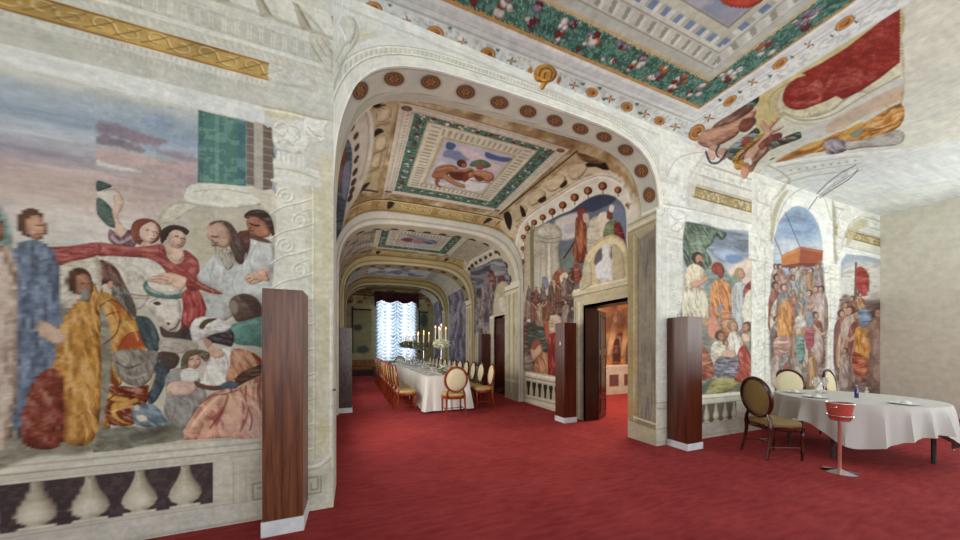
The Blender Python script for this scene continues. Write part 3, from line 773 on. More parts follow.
for k in range(12):
    yy_ = 196 + 25 * k; d_ = 1 if k % 2 else -1
    scroll(s, 293 + d_ * 7, yy_, 9.5, d_)
    for c, o in (('aaa58c', .8), ('e8e6dd', -.4)):
        s.line(c, [(270, yy_ + 18 + o), (284, yy_ + 10 + o), (298, yy_ + 7 + o), (314, yy_ + 2 + o)], w=.8, a=.7)
        s.line(c, [(304 - d_ * 6, yy_ - 8 + o), (310, yy_ - 12 + o), (312, yy_ - 6 + o)], w=.5, a=.6)
s.draw('''
l e6e3d4 313,188 313,300 314,380 313,470 w=.7 a=.7
l b1ab8a 314.5,188 314.5,300 315.5,380 314.5,470 w=.4 a=.6
L e4e3da 330.5,300 330.5,452 w=.9 a=.8
L c6c6c0 332.6,180 332,452 w=.8 a=.8
b c9c08a 320,420 328,424 326,440 320,444 s=2 a=.6
p cdc8b4 300,462 335,456 335,506 300,512 s=.8
l e3e0d4 300,468 318,465 330,455 w=1.3 a=.8
l a9a38c 300,471 318,468 331,459 w=.5 a=.7
p c1bca6 306,474 327,471 327,500 306,504 a=.6
L 8f8a72 308,478 318,476.6 318,489 311,490 311,484 w=.9 a=.7
L 8f8a72 321,476 321,492 308,494.5 w=.9 a=.7
L 8f8a72 253,484 262,482.5 w=.9 a=.7
L 8f8a72 253,484 253,500 262,498.6 w=.9 a=.7
L 8f8a72 257,488 262,487.4 w=.8 a=.7
''')

# the company goes on to the left of the ox
s.draw('''
b 8f8a78 -60,300 98,300 98,440 40,455 -60,470 s=2 f=.2 n=8
b 6b8a80 -60,200 -20,190 10,230 0,300 -60,320 s=3 r=6 f=.4 g=60
b cfc8b4 60,262 98,258 98,300 70,310 56,290 r=8 f=.1
b a85048 40,250 70,246 98,243 98,255 70,262 44,270 r=4 f=.25
H c99a80 34,226 13,0 h=6a4636
b 6a7a92 14,250 30,240 46,244 58,262 62,320 58,430 20,440 8,380 6,300 r=10 f=.3 g=80 n=6
b c9b3a0 -14,252 2,244 14,256 18,320 10,440 -30,446 -36,330 r=10 f=.3 g=80 n=6
H b98468 -8,228 12,0 h=4a3a34
b cf9340 60,330 78,300 98,292 98,430 62,440 52,390 r=9 f=.35 g=75 n=6
H b07a5c 82,284 12,0 h=5c3c30 b=8a8276
b 8e3f2c 20,440 34,380 58,370 66,400 60,446 r=7 f=.35 g=60 n=6
b c8a890 40,320 60,330 66,342 56,344 38,334 r=3
''')

s.draw('''
l 7e2e30 112,250 128,253 146,252 w=.6 a=.55
l 7e2e30 182,268 190,274 196,284 w=.7 a=.6
l cf7a6c 172,262 178,268 184,270 w=.8 a=.5
l 7e2e30 196,298 200,308 198,318 w=.8 a=.5
l d48474 188,296 192,308 190,320 w=1 a=.4 s=.6
l 8f9894 214,262 210,280 214,296 w=.8 a=.5
l 8f9894 256,244 250,262 256,282 w=.8 a=.5
l 8f9894 236,272 232,286 240,300 w=.7 a=.5
l e2e2dc 246,254 244,268 w=1.2 a=.5
l e2e2dc 222,268 220,282 w=1.4 a=.5
l 5e2a10 100,306 112,300 124,308 132,320 w=.7 a=.6
l 5e2a10 104,344 116,334 120,320 w=.8 a=.6
l f0cc88 106,302 114,308 118,320 w=1.1 a=.5
l f0cc88 126,322 134,330 138,340 w=1.1 a=.5
l 5e2a10 108,400 120,392 134,394 w=.8 a=.7
l f0cc88 112,412 124,408 134,406 w=1 a=.6
l 7a3630 200,404 212,396 226,394 238,390 w=.8 a=.6
l 7a3630 228,396 222,412 210,428 w=1 a=.55
l 7a3630 246,386 246,402 252,418 250,430 w=.9 a=.6
l f4d4b4 192,426 206,408 220,396 w=1.4 a=.55
l f4d4b4 236,396 246,404 244,418 w=1.4 a=.5
l f4d4b4 256,384 256,400 262,418 w=1.2 a=.5
l 7a3630 262,378 258,392 264,406 w=.7 a=.5
l a87a58 214,352 206,366 202,380 w=.6 a=.5
l 9a8a78 224,352 228,364 226,380 w=.7 a=.5
l 6e6a62 170,392 176,404 172,420 w=1 a=.4
l c2bcb0 184,398 192,404 190,416 w=1.4 a=.4
l 3c3430 116,362 128,368 140,364 w=.9 a=.5
l c8c2b4 120,372 132,378 146,374 w=1.2 a=.4
l b9b09c 128,264 142,270 150,280 w=1.5 a=.5 s=1
l a89c86 106,262 122,268 128,282 w=1.5 a=.4 s=1
l 6a5c50 150,302 158,298 w=.6 a=.5
l 40584e 146,283 152,290 164,294 w=.7 a=.6
l 8fb0a4 150,287 160,291 174,292 w=.7 a=.5
''')
# ------------------------------------------------------------------ hall ceiling
def mix(s, al, c): s.C[:] = s.C * (1 - al[..., None]) + hx(c) * al[..., None]
def bnd(q, a, b, soft=.006): return np.clip((q - a) / soft + .5, 0, 1) * np.clip((b - q) / soft + .5, 0, 1)
def garland(s, m, x, y, dens, scale, c0='3c6a5c', seed=3):
    """green leaf garland with fruit"""
    n1 = fbm(x * 38 * dens, y * 38 * dens, 3); n2 = fbm(x * 22 * dens + 5, y * 22 * dens, 3, 2)
    mix(s, m, c0); mix(s, m * (n1 > .05) * .7, '6c9a86'); mix(s, m * (n2 > .12) * .6, '2b4a44'); mix(s, m * (n1 < -.17) * .5, '8fb8a4')
s = S['ceil']; x, y = s.x, s.y
d = np.minimum(3.19 - y, 4.7 - x); flat = (x < 4.86).astype(float)
al_ = np.where(3.19 - y < 4.7 - x, x, y)            # run along the frame
mix(s, 1 + 0 * x, 'd5d3cc')
for a, b, c in ((-.3, -.14, 'd0cfc8'), (-.14, .13, 'dbdad2'), (.13, .15, 'b9b8b0'), (.15, .2, 'd8d7d2'), (.2, .215, 'c2c2bc'), (.215, .28, 'cfcfca'), (.28, .33, 'dcdbd5'), (.33, .375, 'c99a58'), (.36, .67, '3c6a5c'), (.67, .71, 'c8b48a'), (.71, .80, 'bab8aa'), (.80, .81, '98917e'), (.81, .95, 'c2c0b2'), (.95, .965, 'a09b88'), (.965, 1.0, 'cdcabc'), (1.0, 1.09, 'b5b2a0'), (1.09, 1.16, 'c3bfa8'), (1.16, 1.18, '8f8874'), (1.18, 9, 'a5a2ad')):
    mix(s, bnd(d, a, b) * flat, c)
mix(s, bnd(d, 1.18, 9) * flat * np.clip(fbm(x * 2, y * 2, 4) * 3 + .3, 0, 1), 'c2b8bc')
mix(s, bnd(d, 1.18, 9) * flat * np.clip(fbm(x * 3 + 4, y * 3, 4) * 4 - .2, 0, 1), '808ea8')
m = bnd(d, .365, .665) * flat
garland(s, m, x, y, .75, 1)
n = fbm(al_ * 60, d * 60, 2)
mix(s, ((d > .33) & (d < .39) & (n + (d - .36) * 9 < 0)) * flat, 'c08f4e')
mix(s, ((d > .64) & (d < .7) & (n - (d - .67) * 9 < 0)) * flat, 'bfa877')
ph = (al_ / .17) % 1                        # corbels and blue lights
mix(s, bnd(d, .83, .94) * flat * (np.abs(ph - .5 + (d - .88) * 1.5) < .16) * .75, '8e8974')
mix(s, bnd(d, .82, .93) * flat * (np.abs(ph - .75 + (d - .88) * 1.5) < .12) * .7, 'd9d7cc')
mix(s, bnd(d, 1.0, 1.08) * flat * (np.abs(ph - .5) < .22) * .9, '6d86ab')
mix(s, bnd(d, 1.0, 1.08) * flat * (np.abs(ph - .85) < .16) * .8, 'dad9d0')
mix(s, bnd(d, -.1, .1) * flat * (fbm(x * 28, y * 28, 3) > .05) * .3, '8a8f86')
# fruit in the garland: clusters of white, crimson and orange
s.use(x, y); rr = random.Random(5)
spots = [(k * .34 + .3, 2.67, 0) for k in range(12)] + [(4.17, 2.35 - k * .34, 1) for k in range(10)]
for X, Y, v in spots:
    for q in range(9):
        ox, oy = rr.uniform(-.075, .075), rr.uniform(-.11, .11)
        if v: ox, oy = oy, ox
        r = rr.uniform(.024, .044)
        s.ell(rr.choice(['d9d2c6', 'd2c8bc', '7a2a28', '8f3a30', '6d2430', 'b8642f', 'cfc4b8', '8a7a90']), X + ox, Y + oy, r, r * rr.uniform(.8, 1.3), rr.random() * 3, soft=.006, r=r * .8, amp=.3)
    for q in range(8):
        s.ell('c9dccf', X + rr.uniform(-.17, .17), Y + rr.uniform(-.13, .13), .007, .007, soft=.004, a=.7)
def medallion(s, X, Y, rx, ry, rot=0, c='c07a34'):
    s.ell('8d5a2c', X, Y, rx, ry, rot, soft=.6); s.ell('d9964a', X, Y, rx * .86, ry * .86, rot, soft=.5); s.ell('a5602a', X, Y, rx * .62, ry * .6, rot, soft=.5)
    s.ell(c, X - rx * .08, Y - ry * .05, rx * .4, ry * .4, rot, soft=.5); s.ell('6d3a1c', X + rx * .2, Y + ry * .1, rx * .2, ry * .2, rot, soft=.5)
s.use()
for X, Y, r, q in ((373, 9.5, 9.5, 8), (434.8, 33.3, 9, 7.3), (488, 53.7, 7.6, 6.2), (591.8, 92.5, 6, 4.6), (626.7, 106.8, 6, 4.6), (659.3, 120.8, 5.4, 4.2)): medallion(s, X, Y, r, q, .25)
medallion(s, 696.8, 132.5, 9.5, 6.6, -.8)
for X, Y, r, q in ((730, 100.7, 8, 3.6), (780, 63.3, 9, 3.8), (845, 23, 12, 4.6)): medallion(s, X, Y, r, q, -.62)
for X, Y in ((406, 20), (462.6, 42), (511.5, 61), (574, 85.5), (610, 99), (645, 114), (675, 127), (709, 118), (752.7, 82), (809, 44.5)):
    for a in range(4):
        t = a * math.pi / 2 + .2; s.line('7d4a28', [(X, Y), (X + 4.4 * math.cos(t), Y + 3.2 * math.sin(t))], w=.7, a=.9)
    s.ell('d5a060', X, Y, 1.4, 1.2)
for X, Y in ((390, 5), (390, 18), (357, 16), (418, 28), (450, 28), (446, 42), (470, 52), (498, 50), (500, 62), (520, 70), (600, 88), (604, 99), (583, 84), (637, 104), (640, 113), (720, 100), (740, 92), (770, 76), (792, 57), (832, 36), (856, 22)):
    s.poly('3f625c', [(X - 2.2, Y - 1), (X + 2, Y - .6), (X, Y + 1.8)], soft=.5)
s.draw('''
b d99a3c 534,76 536,68 543,64.5 552,66 557,73 554,80 547,84 543,90 540,88 541,83 536,81 s=.5 r=4 m=.35
l 7d4a18 539,78 541,70 547,68 552,72 551,78 w=.7
l 7d4a18 544,80 545,72 w=.6
l f0c878 541,76 545,71 550,71 w=.5
e c08034 530,71 2.4,4.2 t=.3 r=2
e c08034 559,80 2,4 t=.3 r=2
b c8412c 719,0 728,6 742,8 752,7 762,-2 718,-3 r=4 m=.3
''')
# painted side vault: figures, cartouche and red relief
vm = (x > 4.86)
s.use(np.where(vm, s.px, np.nan), s.py)
s.draw('''
p d2ceba 697,134 704,122 862,14 1100,-150 1100,160 862,152 813,156.5 790,160 769,165.5 755,174 740,172
b cbb470 756,104 775,82 800,72 830,54 862,32 900,10 900,40 862,60 830,82 808,92 790,108 776,124 760,140 s=1.5 r=3 a=.9
b d0bd80 770,90 790,76 810,66 840,46 900,8 900,16 862,40 830,62 800,84 786,98 776,116 772,112 s=1 a=.6
b d4cda8 776,104 784,90 800,86 820,84 862,60 900,36 900,110 862,92 830,112 806,118 788,116 778,112 s=1 r=4
l a9a078 770,110 770,98 780,88 796,80 w=.8
l b8ad84 773,112 774,100 783,90 w=1.2 a=.7
l a9a078 783,112 800,120 830,116 862,97 900,76 w=.8
l c0b78e 780,116 800,124 832,120 862,102 900,80 w=1 a=.8
p 9a261c 789,108 785,105 782.6,100 783,94 786,87 791,82 797,78 806,75.5 802,73 820,64 845,49 880,22 900,8 900,62 880,78 862,90 843,99.5 836,96 826,101 815,105 805,109 796,110 s=.7 r=3 f=.12
b bc5040 790,103 796,100 806,102 818,98 816,94 806,92 812,82 820,80 824,88 830,76 836,74 832,84 824,94 820,102 806,107 796,107 s=1 r=2 a=.75 f=.3
b b64a3a 838,80 850,74 862,70 862,84 850,88 840,90 s=1 r=3 a=.6 f=.3
b c9c7bb 775,163 800,134 830,118 862,98 900,78 900,92 862,116 830,132 806,148 790,158 s=1 a=.95
b c89468 830,122 862,104 900,86 900,100 862,118 840,130 826,132 s=1 a=.5
b c9852f 774,162 790,153 806,145 822,140 840,132 862,124 900,104 900,126 862,144 840,148 820,152 800,155 786,160 r=4 f=.4 g=-25 n=3
b 9e5320 776,162 796,153 816,148 822,146 806,155 786,161 s=.7 a=.6
b e0b05a 800,149 814,142 824,139 820,145 806,150 s=.8 a=.8
b 8e8288 824,142 834,139 846,141 849,148 840,153 828,154 825,148 r=3 f=.4 g=30
b b0a89c 846,142 862,140 900,130 900,144 862,148 848,150 r=3 f=.15
b d9a23c 838,137 850,128 862,122 862,130 850,136 s=.6 a=.8
b 6f8078 850,134 862,127 862,134 854,138 s=.6 a=.7
''')
VFIG = '''
b 3f4f4a 716,127 722,113 734,104 744,98 752,92 759,96 757,104 748,110 738,112 728,120 s=.6 r=3 f=.5
b 8a5a4c 712,128 722,118 736,110 748,105 754,108 742,118 728,124 716,131 r=3 f=.3 g=-35
b 6b3d34 712,129 726,124 740,120 752,116 756,122 746,132 734,130 720,132 s=.8 f=.3
b c68a6c 698,142 702,132 714,128 728,124 742,117 750,112 756,109 755,116 748,121 742,126 738,134 730,140 722,144 712,148 702,146 s=.5 r=5 m=.3 f=.2
b e0ac8c 706,136 716,130 730,126 744,118 746,120 734,128 722,134 710,140 s=1 a=.6
b 8a4c3c 742,120 750,118 754,122 750,129 743,131 739,127 r=3
b 4e5a54 726,152 734,144 742,138 748,134 756,128 760,132 754,140 746,148 738,156 730,160 s=.6 r=3 f=.6
b b9c0b0 730,146 738,140 742,142 736,148 s=.6 a=.6
b d2a890 710,146 716,144 717,152 714,160 709,158 708,152 r=2.5
b d2a890 718,150 726,148 729,154 724,160 719,158 r=3
l 4d4a52 706,152 710,162 717,163 723,158 727,151 w=1.1
l 4d4a52 718,157 716,152 719,146 w=.9
b b2463a 742,142 748,136 750,140 745,146 s=.5 r=1.5
b c0953c 732,160 740,150 752,140 762,134 766,138 756,146 744,158 738,166 s=.6 r=2 f=.4
b 7a4636 738,158 750,146 762,136 768,132 772,136 762,146 750,156 744,164 s=.6 r=3 f=.3 g=-40
b 9c6a52 758,150 766,140 774,134 780,133 776,142 768,152 758,162 752,172 746,170 752,160 r=4 f=.35 g=-45
b cf9c80 744,158 748,150 756,144 764,134 760,126 763,120 768,126 776,118 778,120 771,128 774,130 784,126 780,130 772,134 768,140 762,148 756,156 750,164 744,166 r=3 m=.28
b 7a3f34 760,144 766,138 774,134 781,133 782,137 776,142 768,146 762,148 r=2.5
b 9a5644 758,146 762,142 766,144 762,150 r=2
b c9983c 734,166 740,160 746,160 748,164 744,168 738,170 r=2 f=.3
b e0dccb 744,160 750,158 752,164 746,166 s=.5
b c48c70 742,164 748,163 750,170 746,178 742,178 741,172 r=2.5
b 4e5a4a 772,142 782,138 792,134 800,132 801,138 792,142 780,146 770,150 s=.5 r=3 f=.6
e b2463a 780,139 1.6,1.4
e b2463a 787,138.6 1.6,1.4
'''
s.draw(VFIG)
s.draw('''
b d2ceba 754,173 764,164 780,150 790,146 775,162 768,168 s=.5
l 3f6a68 770,160 774,158 w=.6
''')
# white arch band over the niche and brackets
s.draw('''
b d3d2c8 769,165 790,160.5 813,156.8 840,154 862,152 900,149 1100,140 1100,330 900,260 862,216 834,205 800,196 757,180 s=.6
l e3e2da 769,166 790,161.8 813,158 840,155 862,153 900,150 w=1 a=.8
l b6b3a3 772,169 790,165 813,162 840,158.6 862,156.6 w=.5 a=.8
l b6b3a3 785,176 800,172 815,169.6 840,166 862,163.6 w=.5 a=.8
l a9a692 790,181 805,177 820,174.6 862,170 w=.5 a=.6
b dad8ce 757,182 768,165 789,179 780,192 768,196 s=.7 r=3
l aaa58e 768,165 790,179 783,190 w=.6 a=.8
''')
for k in range(9): s.ell('a3a08e', 791 + k * 8, 170.5 - k * 1.25, 1.6, 1, soft=.5, a=.8)
s.use()
CRANE = '''
b d6d6d0 817,195 828,184 842,174 855,166 858,168 857,171 846,179 832,188 820,197 s=.5 r=2 m=.2
L 7d7c74 817,193.5 828,182.5 842,172 856,165 w=.5
L 7d7c74 820,198 833,189 848,180 858,170.5 w=.55
L a5a49a 819,195.6 832,185 848,174.6 w=.35
'''
s.use(np.where(s.x > 6, s.px, np.nan), s.py).draw(CRANE); s.use()
# ------------------------------------------------------------------ wall over the great arch
s = S['arch']; s.use(s.x, s.z); full = (slice(None), slice(None))
dd, _, _, _ = s.dist([tuple(p) for p in prof[::2]], full, closed=False)
mix(s, np.ones(dd.shape), 'd3d2ca')
mix(s, np.clip(fbm(s.x * 3, s.z * 5, 4) * 3, 0, 1) * .5, 'c3c8c6')
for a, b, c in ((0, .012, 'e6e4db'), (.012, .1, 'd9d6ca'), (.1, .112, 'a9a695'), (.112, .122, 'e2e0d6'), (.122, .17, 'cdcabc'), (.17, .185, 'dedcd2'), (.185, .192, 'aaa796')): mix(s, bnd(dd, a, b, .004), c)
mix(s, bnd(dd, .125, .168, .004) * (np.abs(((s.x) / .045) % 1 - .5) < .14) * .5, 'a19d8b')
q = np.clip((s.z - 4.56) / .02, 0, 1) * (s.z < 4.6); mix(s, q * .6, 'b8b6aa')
s.use().draw('''
b d99a3c 534,76 536,68 543,64.5 552,66 557,73 554,80 547,84 543,90 540,88 541,83 536,81 s=.5 r=4 m=.35
l 7d4a18 539,80 544,82 550,80 w=.6
b c9c7b6 331,70 335,52 343,36 352,30 360,34 356,44 346,58 338,78 332,96 s=1 r=4 a=.8
l 9f9a84 336,62 344,46 354,38 w=.8 a=.6
b cfcdc2 345,36 340,24 346,16 354,20 356,32 350,44 s=1 r=4
l e6e4dc 340,26 346,40 w=.8
l a5a18d 353,18 358,30 355,44 w=1 a=.7
b b9b698 358,30 368,28 378,36 366,40 356,42 s=1.5 a=.6
''')
s = S['left']
s.draw('''
l b0ab96 300,8 318,26 330,44 w=1.4 a=.6
b c7c3b0 310,36 320,34 332,48 332,72 322,66 314,52 s=1.5 r=4 a=.7
l a29c82 316,40 326,56 w=.8 a=.7
l a29c82 322,38 331,52 w=.8 a=.7
l a29c82 312,46 322,62 w=.8 a=.7
''')
s = S['soffit']
v = s.v; L_t = s.u.max()
mix(s, np.ones(v.shape), 'c6c1b1'); mix(s, bnd(v, .0, .03), 'dcd9cd'); mix(s, bnd(v, .03, .04), '9b9582'); mix(s, bnd(v, .36, .5), 'b9b19c'); mix(s, bnd(v, .34, .35), '9b9582')
mix(s, np.clip(fbm(s.u * 3, v * 6, 4) * 3, 0, 1) * .5, 'adb2b2')
jl = (s.x < .0) & (s.z < 3.45)
mix(s, jl * 1., 'cfcab4'); mix(s, jl * np.clip(fbm(s.z * 3, v * 9, 4) * 4, 0, 1) * .6, 'b3ab84')
for X, Y, rx, ry, ro in ((360.4, 90.7, 7, 9.5, .5), (394, 79, 10, 7, .1), (430.7, 82.2, 10, 7, .1), (465.6, 91.9, 9.4, 7, .15), (499.3, 102.6, 9, 6.4, .2), (528, 111.5, 8.3, 6, .2), (554.8, 120.7, 8, 5.5, .3), (580.4, 128.9, 8, 5.2, .3), (604, 137, 7.6, 4.8, .2), (625.7, 150, 7.6, 5.4, .2), (641.4, 171, 6.8, 6.6, 0), (649.2, 195, 6, 7.4, 0)):
    s.ell('a9a490', X, Y, rx * 1.25, ry * 1.25, ro, soft=1, a=.5); s.ell('4e2c1c', X, Y, rx, ry, ro, soft=.6); s.ell('94683a', X, Y, rx * .84, ry * .84, ro, soft=.5); s.ell('5e3420', X, Y, rx * .66, ry * .64, ro, soft=.5)
    for a in range(6): s.ell('b98250', X + rx * .38 * math.cos(a * 1.05), Y + ry * .38 * math.sin(a * 1.05), rx * .16, ry * .17, soft=.4, a=.8)
    s.ell('8e5a34', X, Y, rx * .2, ry * .2, ro, soft=.4)
s.draw('''
p c4bda2 638,219 664,205 664,216 638,230
l e5e2d2 639,216 662,206 w=1.3
l 9a9274 640,221 662,211 w=.7
''')
s = S['pier']
s.draw('''
p b0a684 626,200 664,200 664,450 626,440
p c9c2a4 626,200 664,200 664,216 626,232
l e4e0cd 627,223 660,206 w=1.4 a=.9
l 958c6c 627,226 660,210 w=.7 a=.8
l dcd7c0 627,231 660,214 w=1.2 a=.9
l 8d8464 627,234 660,218 w=.7 a=.8
p a59467 627,236 637,234 637,428 627,420 a=.8
p 8d8676 638,240 655,228 655,430 638,424
p c9c2a8 655.5,215 664,210 664,450 655.5,440
L 6e6650 638,238 638,424 w=.6 a=.8
L 7d7458 655,226 655,430 w=.6 a=.8
L d0c9ae 634,236 634,424 w=.6 a=.7
p b5ac90 627,420 656,431 656,446 627,437
L 8d8266 634,414 655,421 w=.7
L d2cbb0 634,417 655,424 w=.8
L 8d8266 630,420 655,428 w=.6
b b5925a 628,400 636,404 634,414 628,412 s=1.5 a=.7
b a0854e 630,330 635,340 634,380 629,370 s=2 a=.5
''')
n = fbm(s.y * 30, s.z * 3, 5); mm = ((s.px > 638) & (s.px < 655) & (s.z > .35) & (s.z < 3.1))
mix(s, mm * np.clip(n * 4, 0, 1) * .8, '6c6a60'); mix(s, mm * np.clip(-n * 4, 0, 1) * .6, 'a79e7e')
# ------------------------------------------------------------------ wall right of the arch
s = S['right']; x, z = s.x, s.z
ddp, _, _, _ = s.use(s.x, s.z).dist([tuple(p) for p in prof[::2]], (slice(None), slice(None)), closed=False)
s.use()
mix(s, 1 + 0 * x, 'd3d2c8')
NB = (x > 4.72) & (x < 6.45)
RB = (x > 9.25)
PB = NB | RB
for a, b, c in ((4.4, 4.8, 'd4d3cb'), (4.36, 4.4, 'b9b7a8'), (4.2, 4.36, 'd8d7cf'), (4.16, 4.2, 'bbb9aa'), (4.03, 4.16, 'cfcdc2'), (3.99, 4.03, 'b4b09c'), (3.62, 3.79, 'cdcbbe'), (3.6, 3.62, 'b0ac98'), (3.40, 3.6, 'd8d8d1')): mix(s, bnd(z, a, b) * PB, c)
mix(s, bnd(z, 3.80, 3.985) * PB, 'a08a5c'); mix(s, bnd(z, 3.96, 3.985) * PB, '7f6636'); mix(s, bnd(z, 3.80, 3.82) * PB, '7f6636')
mix(s, bnd(z, 3.82, 3.96) * PB * np.clip(fbm(x * 22, z * 22, 3) * 6, 0, 1), 'c8b98e')
mix(s, bnd(z, 4.22, 4.34) * PB * (fbm(x * 16, z * 16, 3) > .06) * .4, 'a3a8a4')
mix(s, bnd(z, 4.37, 4.4) * (np.abs((x / .06) % 1 - .5) < .2) * PB * .6, 'a19d8b')
# pilaster next to the arch
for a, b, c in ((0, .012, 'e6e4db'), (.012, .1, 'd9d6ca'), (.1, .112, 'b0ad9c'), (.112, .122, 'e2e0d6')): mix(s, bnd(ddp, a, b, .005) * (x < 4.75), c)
s.draw('''
p cfd1ca 669,163 700,133 704,160 690,206 689,225 668,220 a=.7
b dcdcd5 664,160 676,141 706,150 700,162 690,180 688,206 668,204 s=1.2 r=5 m=.1 a=.8
l b3b3a6 667,176 676,160 690,154 704,152 w=.7 a=.7
l c3c1b2 690,206 691,186 702,166 w=1.5 a=.6
l a9a692 664,204 676,206 690,209 w=.6 a=.7
l e9e8e1 664,206 676,208 690,211 w=1 a=.8
b e0e0da 668,210 676,210 686,214 685,224 678,232 670,228 s=.8 r=3 m=.14
l a5a28e 670,214 676,220 683,218 w=.5 a=.6
l a5a28e 672,226 678,222 w=.5 a=.6
l b3b09c 668,236 684,240 w=.6 a=.7
l e6e5dc 668,239 684,243 w=.9 a=.7
p cdcec2 667,245 685,245 684,400 667,396 a=.6
l b0b09c 684,245 683,300 684,400 w=.6 a=.6
l e4e4da 668,245 668,440 w=.7 a=.7
''')
for k in range(9):
    yy_ = 256 + 15 * k; d_ = 1 if k % 2 else -1
    scroll(s, 676 + d_ * 3, yy_, 4.6, d_, w=.45)
s.use(np.where(z > 4.1, s.px, np.nan), s.py).draw(VFIG); s.use()
# the picture
pf = ((z < 3.40) & (z > .70) & (x > 4.62) & (x < 6.45)).astype(float)
s.draw('''
b a9b2ba 685,226 688,221.5 720,229 757,237.5 757.5,300 757,392 720,392 684,394 683,360 684,300 683,260 s=.5 a=1
b 7c8898 700,224 720,229 757,238 757,262 740,258 722,262 708,250 s=2 f=.2 g=10 n=5
b 9fb0c4 714,252 730,250 745,258 757,262 756,270 735,266 s=2
b 6f8ab0 726,256 738,255 744,260 736,264 728,262 s=1.2 a=.9
b d9c4b0 728,270 740,262 757,258 757,280 742,284 732,282 s=2
b c9b4a8 744,276 757,270 757,300 746,300 s=2
b 5f7360 685,226 688,222 712,227 722,231 727,234 722,240 716,236 712,244 706,250 712,262 704,272 690,270 684,260 683,240 s=.7 r=4 f=.4 g=60 n=2
b 7d9478 690,240 700,232 710,240 700,256 692,262 s=2 a=.7 f=.4
b 9aa79a 696,236 702,246 700,256 s=1 a=.6
b 7e9088 704,272 716,262 726,270 734,286 730,300 712,300 704,290 s=1.5 f=.2
b 6f8070 728,282 738,272 742,284 738,300 730,300 s=1.5 a=.8
b 8a8a7c 684,300 730,300 757,310 757,392 684,394 s=2 f=.2
''')
s.draw('''
H c08f72 698.5,259 5.2,0 h=4a3c34 b=5e4a3c
b d6c7a4 686,270 692,264 700,266 705,272 704,282 698,288 690,290 684,284 r=4 f=.2 g=70
b c99a80 692,282 700,280 706,276 708,279 702,285 694,288 r=2
b d3cbb0 684,290 690,288 702,288 707,296 708,318 700,320 686,322 682,310 r=4 f=.25 g=80 n=3
b b89478 700,318 708,320 708,326 700,324 r=1
H 9c4a34 719,270 5.6,0 h=a03a28 b=8a5040
b d08a50 712,284 720,279 728,283 733,294 732,308 728,318 721,316 714,318 710,304 r=4 f=.3 g=70 n=2.5
b 7c8aa0 717,310 722,304 721,312 s=.6
H c99c80 740.5,274 4.6,0 h=b09468
b b4b8b4 733,286 740,282 746,286 748,300 742,318 734,318 731,300 r=3 f=.2 g=80
b 9a4038 744,288 752,280 757,284 755,296 748,304 744,298 r=2 f=.3
b d2ccb8 747,292 754,290 756,305 755,322 748,326 742,318 744,300 r=3 f=.15 g=85
b c9856a 710,304 716,316 720,330 716,338 708,334 r=2
b c08058 722,314 730,314 732,328 728,338 722,334 r=3 f=.3
b b0b4b4 736,310 742,318 742,330 736,330 r=2
b 3f6a5c 750,340 756,338 757,356 752,356 s=.8
H b98468 746.5,327.5 4.4,0 h=5a4a3a k=-1
b d8b094 742,334 748,335 750,341 744,342 r=1.5
H bd8e72 733.5,326.5 5,0 h=9a7a58
b d9cfc0 728,336 734,331 741,338 743,350 734,356 728,352 r=3 f=.3 g=80 n=1.8
b b14a3a 738,352 744,344 748,350 754,364 756,376 746,384 736,382 733,372 738,362 r=4 f=.3 g=60 n=2.5
H a87a5e 721,336.5 4.6,0 h=5c4434 k=1
b d4ccb8 711,348 716,341 724,342 726,352 718,360 712,364 r=3 f=.25
H c08e70 726,343 2.8,0 h=6a5038
b d0a488 722,352 730,350 736,354 732,358 724,357 r=1.5
b c9bda8 712,358 718,354 720,368 714,370 r=2
b 7c7884 716,360 728,357 738,362 736,376 722,380 714,372 r=3 f=.35 n=2
b b26e50 702,346 710,356 714,370 708,376 700,370 r=3 f=.3
b 9a4c38 702,366 712,370 714,376 702,380 s=1 f=.3
b a39a5a 702,392 710,382 724,377 738,382 744,386 730,391 716,394 r=3 f=.2
b 5f6a5c 702,386 712,379 706,392 702,394 s=1
b 6c6a52 736,384 757,380 757,390 738,392 s=1
''')
# balustrade below
mix(s, bnd(z, 0, .70) * (x < 11.4), 'cfcab8')
for a, b, c in ((.64, .70, 'd8d5c6'), (.625, .64, 'aaa48e'), (.55, .625, 'cdc8b4'), (.54, .55, '9d967e'), (.0, .25, 'cac5b4'), (.24, .25, 'a49d86'), (.05, .06, 'b0aa96')): mix(s, bnd(z, a, b, .005), c)
mix(s, bnd(z, .25, .54) * (((x > 4.66) & (x < 6.02)) | ((x > 9.5) & (x < 11))), '6f6a5c')
s.use(s.x, s.z)
for k in range(6): baluster(s, 4.78 + .235 * k, .25, .54, .085, 'cbc5aa', 'd9d4c0')
for k in range(6): baluster(s, 9.6 + .235 * k, .25, .54, .085, 'cbc5aa', 'd9d4c0')
s.use()
